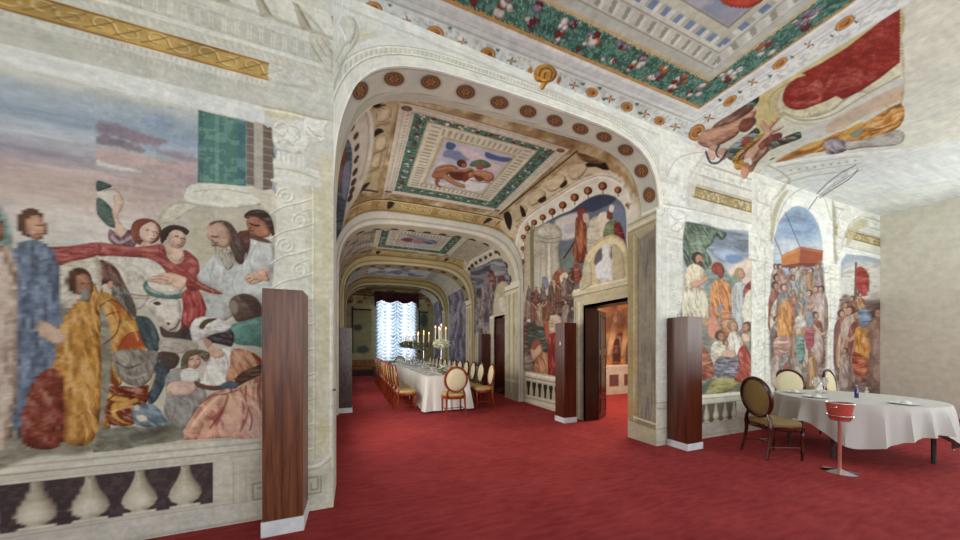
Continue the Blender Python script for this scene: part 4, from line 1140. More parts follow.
# columns either side of the niche
for A, Bx in ((6.42, 6.86), (8.56, 9.16)):
    m_ = ((x > A) & (x < Bx) & (z < 3.4))
    mix(s, m_ * 1., 'd6d5c9'); mix(s, m_ * np.clip(fbm(x * 14, z * 12, 4) * 5, 0, 1) * .5, 'b7b6a2'); mix(s, m_ * (fbm(x * 30, z * 30, 3) > .12) * .5, 'ecebe4')
    mix(s, bnd(x, Bx - .05, Bx) * m_, 'c4c2ae'); mix(s, bnd(x, A, A + .02) * m_, 'b2af9a')
    mm = ((x > A - .06) & (x < Bx + .06))
    mix(s, bnd(z, 3.0, 3.42) * mm, 'dad9d0'); mix(s, bnd(z, 3.0, 3.4) * mm * (fbm(x * 18, z * 14, 3) > .02) * .5, 'b3b09c'); mix(s, bnd(z, 3.40, 3.46) * mm, 'e2e1d9'); mix(s, bnd(z, 2.96, 3.0) * mm, 'b3af9b')
    mix(s, bnd(z, 0, .62) * mm, 'cfccbc'); mix(s, bnd(z, .6, .64) * mm, 'e0ddd0')
for c0, tilt in ((764.5, 0), (830, 0)):
    for k in range(10):
        yy_ = 262 + 13 * k; d_ = 1 if k % 2 else -1
        scroll(s, c0 + d_ * 2.2, yy_, 3.6, d_, w=.4)
        s.line('a3a08a', [(c0 - 6, yy_ + 7), (c0, yy_ + 4), (c0 + 6, yy_ + 5)], w=.4, a=.5)
s.draw('''
b d9d8ce 757,182 772,186 784,182 790,180 780,194 772,206 772,240 758,236 757,214 s=.8 r=4 m=.12
l aaa58e 758,202 772,207 w=.5 a=.7
b a9a080 771,242 771,222 775,206 782,194 789,190 783,200 777,216 775,240 s=.8 a=.8
b dbdbd3 773,246 776,222 783,203 793,191 806,186 818,190 828,202 832,222 833,262 824,262 823,240 818,222 809,211 799,206 788,209 779,222 775,246 s=.7
l b0ad9b 777,222 784,204 794,193 806,188 818,192 826,202 831,220 w=.6 a=.8
b 9d967a 832,200 836,214 836,244 838,260 834,262 833,230 s=.8 a=.8
b d9d8cf 838,222 846,206 856,200 866,206 900,218 900,226 866,218 856,220 846,234 842,250 838,252 s=.8 r=3 m=.12
b b3a985 846,244 850,228 858,220 866,219 866,226 856,232 850,244 s=.8 a=.8
p 94a8be 773.5,250 774.5,236 778,224 785,213 793,207 799,205.7 806,208 813,215 819,226 822,240 822.5,256 823,300 822,380 773,380
b 7f97b8 778,226 790,212 800,208 812,218 816,232 800,238 786,236 s=3 f=.2 n=6 a=.8
b b9bfc4 776,244 790,238 804,246 818,240 822,262 800,270 776,262 s=3 f=.2 n=5 a=.8
b 8ea2ba 800,254 821,262 821,285 806,280 794,276 s=2
l e8e6de 774,248 771,247.8 w=1 a=.7
''')
s.draw('''
L 54504a 785.4,213 800,247 w=.35
L 54504a 774.5,238 782,256 w=.35
L 54504a 808.5,209.4 818,196 w=.35
b d6d6d0 817,195 828,184 842,174 855,166 858,168 857,171 846,179 832,188 820,197 s=.5 r=2 m=.2
L 8d8c84 817,193.5 828,182.5 842,172 856,165 w=.45
L 8d8c84 820,198 833,189 848,180 858,170.5 w=.5
L a5a49a 819,195.6 832,185 848,174.6 w=.35
p b9713a 781,255.6 800.7,246.6 800.2,261 799,268 781.8,266.7
p c98650 781,255.6 800.7,246.6 800.6,250 781.2,259 a=.7
p 9c4a2c 800.7,246.6 823,250.6 822.5,259 820.6,264.4 799,268.5 799.6,256
p b46a48 800.7,246.6 823,250.6 822.9,253 800.6,249.6 a=.7
p 6a3022 781.7,265.6 799,263 821,263 818,266 800,269 782,267.4 a=.8
''')
rr = random.Random(11)
cols = ['b98a5a', 'a96a50', 'b8a89a', '8f8a86', 'c9a07a', '9a5a4c', 'b09a90', 'c2b8a4', '7e8c8a', 'a88478']
s.draw('''
b 8d8078 773,276 780,268 790,276 800,266 812,270 823,268 823,380 773,380 s=1.5 f=.3
''')
for X, Y, h_ in ((776, 300, 36), (780, 304, 40), (791, 296, 28), (797, 300, 34), (805, 306, 36), (811, 300, 32), (818, 300, 36), (775, 330, 46), (784, 336, 52), (793, 330, 40), (801, 334, 42), (809, 338, 48), (816, 336, 50), (821, 330, 44), (777, 360, 44), (788, 356, 44), (799, 362, 46), (808, 366, 50), (816, 364, 52), (776, 386, 36), (786, 384, 34), (797, 386, 34), (812, 386, 34)):
    s.person(X, Y, h_, rr.choice(cols), rr.choice(['c49a80', 'b88468', 'd0a890']), rr.choice(['4a3a34', '6a5040', '8a6a48']), rr.choice([-1, 1]), rr.choice([None] + cols))
s.draw('''
H b88468 777,278 3.2,0 h=5a3c30
H b07a60 776,286 3.4,0 h=4a3430
H a87860 793,278 2.6,0 h=5a4438
b c98a48 778,310 786,300 792,312 792,334 786,344 778,338 r=4 f=.3 g=80
b c49c8c 774,340 786,336 792,342 788,352 776,356 r=3 f=.3
b 6f948c 796,338 803,336 805,352 802,364 797,358 r=3 f=.3
b a8525a 806,328 813,330 814,344 808,350 805,340 r=3 f=.3
b c9c4b8 795,318 803,316 806,326 798,330 r=3 f=.2
b 8a9098 806,314 812,312 814,324 808,328 r=2
''')
# second bay right of the niche
s.draw('''
p 96a2b0 841,262 846,254 866,256 1000,290 1000,400 840,392
b c3bdb4 842,270 860,262 900,270 900,300 850,296 s=3 f=.2
p c6c2b8 839.5,278 851,277 851,299 839.5,299
p 8a5a44 839.5,299 853,298 853,300 839.5,301
p 6a5048 855,262 857,262 857,300 854,300
b a83a34 857,268 866,270 870,282 866,296 857,290 s=.7 r=3 f=.3
b 7a6258 840,302 862,300 920,310 920,392 841,392 s=1.5 f=.3
''')
for X, Y, h_ in ((846, 344, 42), (852, 336, 40), (860, 330, 38), (842, 366, 56), (850, 372, 66), (858, 380, 70), (868, 376, 64), (878, 384, 76), (892, 392, 84), (845, 388, 40), (910, 400, 90)):
    s.person(X, Y, h_, rr.choice(['9a5a50', 'c0885a', 'a87a68', 'b8a08c']), 'c0947a', '5a4034', rr.choice([-1, 1]), rr.choice(cols))
s.draw('''
b cf8a38 856,328 864,330 870,344 868,360 858,362 854,346 r=4 f=.35 g=80
b 6a7a92 858,312 866,308 872,320 862,328 r=3 f=.3
b b4502c 854,352 866,360 868,374 858,376 852,366 r=4 f=.4
p d6d4c8 823,262 838,262 838,400 823,400 a=.0
''')
# ------------------------------------------------------------------ gallery: ceilings, coves, lunettes, wall pictures
def ring(s, x, y, x0, x1, y0, y1, c, m=None, soft=.01):
    al = bnd(x, x0, x1, soft) * bnd(y, y0, y1, soft)
    if m is not None: al = al * m
    mix(s, al, c)
for key in ('galL', 'galC', 'galR'):
    s = S[key]; x, y, z = s.x, s.y, s.z
    up = (z > 3.3)
    # gilded cornice of scrolled brackets filling everything between panels and lunettes
    n = fbm(s.s * 5, y * 5, 4, 1)
    mix(s, up * 1., 'b59a6c'); mix(s, up * np.clip(n * 5, 0, 1) * .9, 'd6c9a2'); mix(s, up * np.clip(-n * 5 - .3, 0, 1) * .8, '8a683c')
    for b0, b1 in ((3.6, 7.42), (7.8, 11.1), (11.7, 14.8), (15.2, 17.7)):
        mb = (y > b0) & (y < b1) & up
        yn, yf = b0 + .42, b1 - .6
        # cross strips before and behind the panel
        st = mb & (y > yf) & (x > .1) & (x < 3.9)
        if b0 > 4:
            sd_m = mb & ((x < .45) | (x > 3.05)) & (y < yf)
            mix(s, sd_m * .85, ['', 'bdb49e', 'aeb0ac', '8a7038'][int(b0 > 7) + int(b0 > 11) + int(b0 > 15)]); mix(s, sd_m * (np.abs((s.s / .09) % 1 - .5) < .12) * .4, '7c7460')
        mix(s, st * 1., 'cba65c'); mix(s, st * np.clip(fbm(x * 5, y * 8, 4) * 6, 0, 1) * .6, 'dcc590'); mix(s, bnd(y, yf, yf + .05) * mb, '7a5a34'); mix(s, bnd(y, yf + .06, yf + .12) * mb, 'd8c898'); mix(s, bnd(y, b1 - .08, b1) * mb, 'a88a54')
    if key == 'galC' or key == 'galL':
        s.use(x, y); rr = random.Random(3)
        for b0, b1 in ((3.6, 7.42), (7.8, 11.1)):
            for k in range(11):
                X = .25 + k * .33; Y = b1 - .3
                t = np.linspace(0, 3 * math.pi, 16); r = np.linspace(.13, .03, 16)
                s.line('7a5222', np.stack([X + r * np.cos(t), Y + r * np.sin(t)], 1), w=.016, soft=.012, a=.85)
                s.line('e0d2a8', np.stack([X + .02 + r * np.cos(t), Y - .02 + r * np.sin(t)], 1), w=.03, soft=.012, a=.6)
                if k in (1, 8, 9): s.poly('2e1a12', [(X + .12, Y - .2), (X + .24, Y - .14), (X + .2, Y + .1), (X + .14, Y + .2), (X + .1, Y)], soft=.015, a=.9)
                if k in (0, 4, 7, 10): s.poly('a8763a', [(X + .1, Y - .2), (X + .26, Y - .2), (X + .25, Y + .2), (X + .1, Y + .2)], soft=.02, smooth=False, a=.5)
        s.use()
s = S['galC']; x, y = s.x, s.y
def panel(s, x0, x1, y0, y1, detail=True):
    w, h = x1 - x0, y1 - y0
    def R_(a, b, c_, d_, c, soft=.012): ring(s, x, y, x0 + a, x1 - b, y0 + c_, y1 - d_, c, None, soft)
    R_(0, 0, 0, 0, '9c8a68'); R_(.02, .02, .02, .02, 'd5ccb8'); R_(.09, .09, .05, .05, 'c9bca6')
    R_(.12, .12, .07, .07, 'd8d0be'); R_(.2, .2, .12, .12, 'b8a98c'); R_(.215, .215, .13, .13, 'd8d0bc')
    m = bnd(x, x0 + .24, x1 - .2) * bnd(y, y0 + .15, y1 - .16)
    garland(s, m, x, y, .8, 1, '45695a')
    s.use(x, y); rr = random.Random(int(x0 * 10 + y0))
    gx0, gx1, gy0, gy1 = x0 + .335, x1 - .325, y0 + .2, y1 - .285
    P_ = [(X, gy0) for X in np.arange(gx0, gx1, .2)] + [(X, gy1) for X in np.arange(gx0, gx1, .2)] + [(gx0, Y) for Y in np.arange(gy0, gy1, .2)] + [(gx1, Y) for Y in np.arange(gy0, gy1, .2)]
    for X, Y in P_:
        for q in range(3): s.ell(rr.choice(['d9d2c6', 'cdbfae', '7a2e2a', '8c3c34', 'd8d0c0']), X + rr.uniform(-.05, .05), Y + rr.uniform(-.04, .04), rr.uniform(.02, .038), rr.uniform(.02, .035), 0, soft=.008, r=.02, amp=.3)
    ix0, ix1, iy0, iy1 = x0 + .43, x1 - .45, y0 + .25, y1 - .41
    ring(s, x, y, ix0, ix1, iy0, iy1, 'a89a78'); ring(s, x, y, ix0 + .02, ix1 - .02, iy0 + .02, iy1 - .02, 'cfc8b2')
    e = .25
    fr = bnd(x, ix0 + .05, ix1 - .05) * bnd(y, iy0 + .05, iy1 - .05)
    k1 = np.abs(((y / .09) % 1) - .5) < .22; k2 = np.abs(((x / .09) % 1) - .5) < .22
    sx_ = (x < ix0 + .24) | (x > ix1 - .24)
    mix(s, fr * np.where(sx_, (k1 & (np.abs(np.minimum(x - ix0, ix1 - x) - .15) < .07)), (k2 & (np.abs(np.minimum(y - iy0, iy1 - y) - .15) < .07))) * .6, '8d8468')
    px0, px1, py0, py1 = ix0 + .33, ix1 - .3, iy0 + .28, iy1 - .25
    ring(s, x, y, px0 - .05, px1 + .05, py0 - .05, py1 + .05, 'b8a880')
    ring(s, x, y, px0, px1, py0, py1, 'b9b4c0')
    s.use()
    for X, Y in ((x0 + .13, y0 + .1), (x1 - .13, y0 + .1), (x0 + .13, y1 - .09), (x1 - .13, y1 - .09)):
        s.use(x, y); s.ell('6a4a2c', X, Y, .07, .045, soft=.01); s.ell('9c6c3c', X, Y, .04, .025, soft=.01); s.use()
    dts = (np.abs(((x + y) / .07 % 1) - .5) < .2)
    edge = (np.minimum(np.minimum(x - x0, x1 - x), np.minimum(y - y0, y1 - y)))
    mix(s, bnd(edge, .15, .18) * dts * .6, '7c6c50')
    return px0, px1, py0, py1
panel(s, .51, 3.17, 4.04, 6.58); p2 = panel(s, .45, 3.05, 8.3, 10.35); p3 = (.5, 3.0, 12.1, 14.0)
b1m = np.where((y > 3.6) & (y < 7.2), s.px, np.nan)
s.use(b1m, s.py).draw('''
b 4c5a86 448,142 456,145 452,150 446,148 s=.6
b 6a76a0 446,150 460,152 470,158 462,162 450,158 443,156 s=1 a=.8
b 4f5f90 486,152 498,156 512,158.5 506,162 494,160 486,157 s=.7
b d8bfc0 460,147 476,152 490,162 500,166 494,172 480,164 464,156 s=1.2 a=.8
b d4cfd0 440,162 452,166 446,170 436,170 s=1.5 a=.7
b d6d2ce 470,178 488,178 486,186 480,192 466,188 452,184 440,182 430,180 440,186 s=1.2 a=.8
b 567050 470,166 472,162 480,159.5 488,162 491,166 486,168 478,167 s=.5 r=2
b 6a2f20 450,170 460,170 470,174 466,180 456,180 450,176 s=.6
b a56a48 434,171 437,167 444,165 452,165 458,168 456,172 449,173 446,178 440,179 432,177 r=2.5 m=.3
b b67a54 444,174 449,176 455,181 463,184 471,185.6 469,188 459,187 450,183 443,178 r=2 m=.3
b 9a5c3e 436,178 440,180 438,184 442,187 438,187 435,183 r=1.2
b b67a54 453,168 462,169.5 470,168 474,170 468,172 460,172 453,171.5 r=1.5
e 5c2c1e 461.7,163.6 5,3.8 t=.3 r=3
e a5664a 464,165.4 2.8,2.4 r=1.5
b 7c4028 462,176 470,170 474,172 468,180 464,182 r=1.5
b b67a54 468,174 474,171 482,170.6 490,172 494,175.6 493,180 488,182 482,180 476,176 470,178 r=2.5 m=.3
b 7c3c28 474,176 482,177 484,180 478,181 r=1.2
e a04c34 480,167 4,2.8 r=2
l d89a74 438,170 446,168 454,168 w=.5 a=.8
l d89a74 476,173 484,173 490,175 w=.5 a=.8
l 4a2218 447,174 456,174 463,177 w=.5 a=.7
l 4a2218 470,180 480,182 490,183 w=.4 a=.6
b dcd9d6 466,181 476,184 486,184 482,189 474,191 466,189 s=.8 a=.9
''')
s.use(x, y); cx_, cy_ = (p2[0] + p2[1]) / 2, (p2[2] + p2[3]) / 2
for X, Y, c, a, b in ((cx_ - .3, cy_, '8a3c38', .16, .2), (cx_, cy_ + .05, 'b08078', .2, .16), (cx_ + .35, cy_ - .05, '6a5a70', .18, .2), (cx_ + .1, cy_ - .2, '8c8ca4', .5, .1), (cx_ - .45, cy_ + .2, 'c8a8a0', .2, .1)): s.ell(c, X, Y, a, b, .4, soft=.05, r=.08)
s.use()
x, y = s.x, s.y
ring(s, x, y, .5, 3.0, 12.1, 14.1, 'c5c3bb'); mix(s, bnd(x, .6, 2.9) * bnd(y, 12.2, 14.0) * np.clip(fbm(x * 3, y * 3, 4) * 7, 0, 1), '6c7a92')
mix(s, bnd(x, -.1, 3.4) * bnd(y, 15.2, 17.7) * .7, '7a5c2c')
# lunettes and coves, seen over the near bay
def masked(s, y0, y1): return s.use(np.where((s.y > y0) & (s.y < y1), s.px, np.nan), s.py)
gold_right = '''
b d8ccae 500,226 506,216 518,204 536,189 560,173 580,163 600,165 620,174 640,190 640,230 600,176 560,190 520,222 512,238 s=1 a=.85
b c6b690 512,212 520,205 528,208 524,216 516,222 r=3
b d9cba6 528,198 538,190 546,193 540,202 531,206 r=3 m=.3
b d9cba6 546,184 558,175 566,178 560,188 550,192 r=3 m=.3
b d9cba6 568,170 580,164 588,166 582,176 572,180 r=3 m=.3
b 2c1a12 504,214 509,212 512,220 510,230 506,224 s=.6
b 2c1a12 520,206 524,209 526,216 522,216 s=.6
b 3a2214 538,200 545,196 546,200 541,203 s=.5
b 3a2214 560,186 566,180 567,184 562,188 s=.5
b 2c1a12 586,164 596,160 606,163 611,169 604,170 596,167 588,167 s=.6
b b89868 606,160 620,168 632,182 638,196 634,194 622,178 610,170 s=.8 r=2
b 8d6a40 576,152 590,156 604,162 596,164 582,160 s=.8 f=.4
l 5c3f24 500,214 530,189 560,165 577,151 w=.8
'''
lun_right = '''
b d8d4c6 513,262 514,240 519,225 530,212 546,201 566,188 584,178 600,173.5 614,176 626,186 634,200 638,220 638,300 513,300 s=.6
l ece9de 516,250 518,232 526,219 545,205 566,192 586,181 601,177 614,181 625,190 631,206 w=.9 a=.8
l a89f86 514,244 519,227 530,214 548,202.6 566,190.6 585,180 601,175.5 616,179 628,190 634,204 w=.5 a=.8
b 66707f 529,240 532,231 538,226.5 548,221.5 560,215 571,210.5 582,202.5 592,197 601,194.6 609,195 618,199.2 624,206.5 626,216 626,240 626,300 529,300 s=.6
b 38435c 546,222.5 560,215 571,210.5 582,202.5 592,197 601,194.6 609,195 616,198 612,203 602,208 592,212 582,210 572,213 560,217 s=.8
b c9c4c0 556,220 570,214 582,213 588,222 584,232 574,238 562,240 556,232 s=1.5
b b4b4bc 564,226 574,224 576,232 566,234 s=1.5
b 7482a0 604,210 616,204 624,210 625,236 610,236 602,224 s=1.5 a=.8
b b8a890 525,236 530,231 531,300 531,372 524,372 s=.6
b 7f7a58 530,232 534,232 536,290 533,300 531,296 s=.6 a=.85
b b9b4a2 534,232 540,226 550,223 560,228 562,236 558,248 560,270 556,300 536,310 534,270 s=.8 r=5
b cdc8b4 540,228 552,226 560,232 556,236 544,236 538,233 s=.6 r=2 a=.8
l 8d8670 538,236 548,239 560,237 w=.6
l 8d8670 540,241 550,243 560,241 w=.6
L a09a84 541,243 540,290 w=.5
L a09a84 546,244 546,290 w=.5
L a09a84 552,244 552,284 w=.5
L dcd8c8 549,244 549,286 w=.7
b 6f7f78 560,252 570,250 576,256 574,272 564,276 560,264 s=.8 r=3
l 4a2a20 564,258 572,246 576,240 w=.7
b 93492c 576,218 584,218 587,230 588,250 584,262 577,262 573,254 575,236 r=3 f=.35 g=85 n=2
b c9784e 579,224 583,224 583,250 579,250 s=1 a=.6
b 8a3c34 577,210 585,209 587,215 580,219 s=.6 r=2
b c9b0a0 583,214 588,214 589,222 584,222 s=.5
b c8c0aa 588,224 598,216 604,222 604,240 600,250 588,256 r=3 f=.2
b d9c9ba 598,216 606,212 610,222 606,240 600,238 s=.6 r=2
b 7c8f68 606,224 613,219 617,224 616,240 606,244 603,236 r=3 f=.2
b 7a4030 608,210 612,211 612,219 607,218 r=1.5
b 8a2e28 614,226 619,222 624,234 625,246 616,240 r=2 f=.3
b d8cfc8 610,205 614,206 613,212 609,211 s=.5
b d4c494 583,300 584,262 588,252 595,243 604,237 613,234.6 622,239 627,248 629,262 630,300 s=.6 r=3
b ecdfb0 586,258 594,247 604,240 613,238 621,242 625,250 622,252 615,245 606,245 597,250 590,262 s=.5 a=.8
b 6f6670 594,262 597,252 602,249 602,262 597,266 s=.6
b 6f6670 610,248 613,248 612,258 609,257 s=.5
b c3b78e 612,246 621,250 624,262 624,278 614,280 s=.6 r=2
b e6e7e8 603,246 608,243 611,248 610,256 613,262 612,272 612,280 606,280 598,280 595,270 597,264 602,259 602,252 s=.6 r=3 m=.12
b d9dadb 600,280 608,279 606,294 602,298 600,290 s=.6 r=2 a=.9
p d6cba6 570,291 596,284 631,277 631,283 600,291 572,298
L 8f835f 571,297.5 600,291 631,284 w=.5
p c6bb94 574,298 631,285 631,300 590,307 588,372 574,374
L ece3c4 571,292 596,285.4 631,278 w=.7
b cfc39e 581,274 590,262 592,280 590,286 580,290 s=.6 r=2
L d8cfae 578,300 578,372 w=.8
L a3986f 585,304 584,372 w=.6
'''
crowd_right = '''
b 6a4a40 526,300 534,292 546,296 556,286 566,272 572,268 582,270 580,282 572,290 574,310 572,350 560,376 524,370 s=1 f=.4 n=3
b a05c42 553,276 560,268 564,272 562,284 556,290 551,292 r=3 f=.3 g=70
b c9a27e 549,284 555,280 557,292 552,298 548,294 r=2
b d0bfa8 560,276 566,272 569,278 566,286 561,284 r=2
b 5c3a30 566,280 572,274 577,280 572,288 566,290 r=2 f=.3
b 9a4a38 574,262 580,268 580,280 575,284 r=2 f=.3
b 7b8494 542,278 547,277 549,286 544,290 s=.6
b b4b8be 527,308 532,302 538,308 540,316 532,322 526,320 r=2 f=.4
b cdbfa8 536,306 544,302 548,310 544,320 537,316 r=2 f=.3
b a8968a 544,316 552,308 558,314 556,330 548,334 r=2 f=.4
b 4c5648 528,330 534,322 542,326 548,340 546,352 536,350 528,346 r=3 f=.3
b c79a7c 531,348 536,342 541,345 543,352 538,358 534,362 531,356 r=2.5 m=.35
b 9c5438 531,346 536,339 541,342 538,346 534,350 r=1.5
b 8a7a68 525,352 531,356 534,368 530,376 525,372 r=2 f=.3
b b06a42 536,360 544,352 549,360 550,374 542,378 534,374 r=3 f=.4 g=70
b c9b49a 548,318 556,314 562,320 562,330 554,334 549,328 r=3 f=.2
b 9c2c22 549,338 556,333 560,338 560,378 549,377 r=3 f=.3 g=85
b b5563a 545,320 548,318 549,336 546,340 s=.5
b 6a6a70 560,330 566,326 572,340 570,372 560,376 r=2 f=.4
'''
for key in ('galC', 'galR'):
    s = S[key]; masked(s, 3.6, 7.42).draw(gold_right); s.draw(lun_right); s.draw(crowd_right)
    rr = random.Random(4)
    for X, Y, h_ in ((528, 318, 22), (534, 322, 24), (540, 326, 24), (546, 320, 24), (552, 314, 26), (529, 300, 14), (536, 302, 15), (543, 300, 16), (551, 300, 18), (558, 300, 20), (564, 296, 18), (570, 292, 18), (566, 330, 30), (572, 340, 34)):
        s.person(X, Y, h_, rr.choice(['8a5444', 'a08878', '6a5650', 'b89a84', '7c6c70']), 'c09a80', '4a3028', rr.choice([-1, 1]))
    for X, Y, r in ((523.3, 237, 2.5), (527.6, 228.3, 2.8), (534.2, 222.6, 3), (542.8, 217.4, 3.2), (552.2, 211.7, 3.5), (562.8, 205.2, 3.8), (574.7, 197.4, 4.2), (588, 190.7, 4.2), (602.7, 186, 4.4), (618, 190, 3.6), (627.8, 205, 2.2), (522.9, 248.4, 2.3), (522.9, 261.4, 2.3)):
        s.ell('7a3c1c', X, Y, r, r * .95, soft=.5, r=r, amp=.4); s.ell('b5682c', X - r * .2, Y, r * .5, r * .6, soft=.5); s.line('8a5a34', [(X, Y + r), (X + .3, Y + r * 1.7)], w=.5)
s = S['galR']; x, y, z = s.x, s.y, s.z
lo = z < 3.45
masked(s, 3.6, 7.3)
s.draw('''
p cdc5ac 513,262 525,262 524,372 523,420 505,410
L a39a7e 524.6,240 524,371 w=.5
p d0c8b0 520,370 560,377 600,384 600,430 500,410
L ece5d2 521,372.6 560,379.4 w=.8
L 8f866c 521,376 560,383.6 w=.6
p b9b094 524,379 560,386 560,402 524,394
L 9d947a 521,396 560,405 w=.5
L dcd5c0 521,399 560,408 w=.6
p c6bc9c 574,300 592,296 592,425 574,420
L e2dbc4 579,302 579,420 w=.8
L 9c9274 575.5,302 575.5,418 w=.5
L 9c9274 583,304 583,421 w=.5
''')
for k in range(6):
    X = 528.5 + k * 5.6; Y = 381 + k * 1.15
    s.poly('2c2a24', [(X - 1.7, Y), (X + 1.7, Y + .4), (X + 1.9, Y + 3), (X + 1.2, Y + 7), (X + .8, Y + 12), (X + .9, Y + 14), (X - 1, Y + 13.6), (X - 1, Y + 8), (X - 1.9, Y + 3)], soft=.4, smooth=False)
masked(s, 7.65, 11.1)
for key in ('galR', 'galC'):
    masked(S[key], 7.65, 11.1).draw('''
b cdc4ae 463,272 468,263 478,256 490,250 500,247 508,251 512,262 513,300 505,400 463,400 s=.5
l ece6d6 466,270 471,262 482,255 494,249.6 502,250 w=.6 a=.8
b 6a6a78 470,274 476,268 486,263.4 496,258.6 503,259 508,264 511,275 511,300 500,330 470,400 s=.5 f=.4 n=3
b 8a8a90 490,262 500,260 506,266 504,274 494,276 s=1 f=.3
b 7a4234 489,272 492,270 496,280 494,290 490,288 r=2 f=.3
b 7a3c30 498,277 504,276 505,282 499,284 r=2
b 9a7a78 484,276 489,278 490,290 486,294 r=2
b c3b696 494,320 495,292 498,284 503,281 508,284 511,294 511,322 s=.5 r=2
b d2cdc0 499,300 503,297 506,302 505,310 500,310 s=.5
''')
    for X, Y in ((469.2, 268.8), (472.2, 265.8), (476, 263), (480.5, 260.2), (485.6, 257.6), (490.5, 254.7), (496, 252), (503, 254.7)): S[key].ell('4e3424', X, Y, 1.5, 1.8, soft=.5)
masked(s, 7.65, 11.1)
n = fbm(y * 4, z * 3.5, 5); mm = ((y > 9.45) & (y < 11.0) & (z > .8) & (z < 3.6))
mix(s, mm * 1., '76707a'); mix(s, mm * np.clip(n * 6, 0, 1), 'a89c94'); mix(s, mm * np.clip(-n * 6, 0, 1), '4a444e'); mix(s, mm * (fbm(y * 9, z * 9, 3) > .14), '8a5a4c')
s.draw('''
p c9c0a6 489.5,316 508,313 508,322 495,322 495,395 489.5,394
L efe8d6 490,318 507,315.5 w=.6
L 9d9478 494,322 494,394 w=.4
b bfb6a0 473,360 474,338 477,332 480,338 481,360 s=.5 a=.8
''')
for b0, b1 in ((11.75, 14.7), (15.3, 17.6)):
    n = fbm(y * 3 + b0, z * 2.5, 5); mm = bnd(y, b0 + .25, b1 - .2) * bnd(z, .8, 3.9)
    mix(s, bnd(y, b0, b1) * 1., 'bfb8a4'); mix(s, mm, '77758c'); mix(s, mm * np.clip(n * 6, 0, 1), 'a8a2a8'); mix(s, mm * np.clip(-n * 6, 0, 1), '54546a'); mix(s, mm * (fbm(y * 7, z * 7, 3) > .16), '8a6a60')
base_ = (z < .75) & (y > 9.3)
mix(s, base_ * 1., 'b5ab90'); mix(s, bnd(z, .7, .76) * (y > 9.3), 'd2cab4')
# left cove
s = S['galL']
lun_left = '''
b cfcaba 336,240 338,160 343,118 350,106 358,102.5 367,106 373,118 374,140 371,162 366,178 358,196 348,212 342,230 s=.6
l eae6da 341,128 348,110 358,105.4 367,109 371,120 372,140 369,160 w=.8 a=.8
l a39a84 344,126 350,112 358,108 365,112 368,122 368.6,140 366,160 360,180 w=.6 a=.8
b 47566a 334,240 336,160 339,142 343,135.6 348,139 351.6,148 352,164 350,182 346,204 341,232 s=.5 f=.3
b 4e6a44 336,150 339,142 342,140 343,148 340,158 336,160 s=.7
b 7a3f38 341,150 345,146 347,156 345,166 341,162 s=.6 r=2
b 8a93b0 344,166 350,164 349,184 345,200 342,190 s=1 a=.8
b 8a5c4c 338,170 342,168 342,180 339,190 s=.7
'''
for key in ('galL', 'galC'):
    q = masked(S[key], 3.6, 7.42)
    q.draw('''
b c8b88e 372,112 380,104 392,102 399,106 394,126 388,150 382,176 378,192 366,196 362,190 370,166 374,142 s=.6 r=4
b 2c1a12 366,103 372,104 378,98 384,98 380,104 388,104 376,108 s=.5
b 2c1a12 373,134 378,128 384,131 380,134 374,137 s=.5
b 2c1a12 362,186 370,182 366,188 358,194 s=.5
b e0d4ac 378,112 388,108 392,112 388,120 378,122 s=.8 r=3 m=.3
b d9cba0 376,140 386,136 386,148 377,152 s=.8 r=3 m=.3
b d9cba0 374,156 382,152 380,166 372,168 s=.8 r=3 m=.3
l 9a7c4c 376,126 384,124 390,122 w=.8
l 9a7c4c 374,154 384,150 w=.8
l 9a7c4c 370,172 380,168 w=.8
l 4a2e1c 350,196 362,190 378,192 w=.8
''')
    q.draw(lun_left)
    for X, Y in ((346.7, 124), (352, 128), (356, 136), (357, 147.5), (356.5, 159.5), (355, 172), (353.6, 182), (352, 190.5), (350, 198)): q.ell('4e3220', X, Y, 1.9, 4.6, .5, soft=.5)
n = fbm(s.y * 3, s.z * 2.5, 5); mm = (s.z < 3.3)
mix(s, mm * 1., '8e887c'); mix(s, mm * np.clip(n * 6, 0, 1), 'b5ac9c'); mix(s, mm * np.clip(-n * 6, 0, 1), '5c5856')
mix(s, (s.z < .8) * 1., 'b0a78e'); mix(s, bnd(s.y, 8.2, 11.1) * (s.z > 3.3) * np.clip(fbm(s.y * 6, s.z * 6, 4) * 5, 0, 1), '7a7a88')
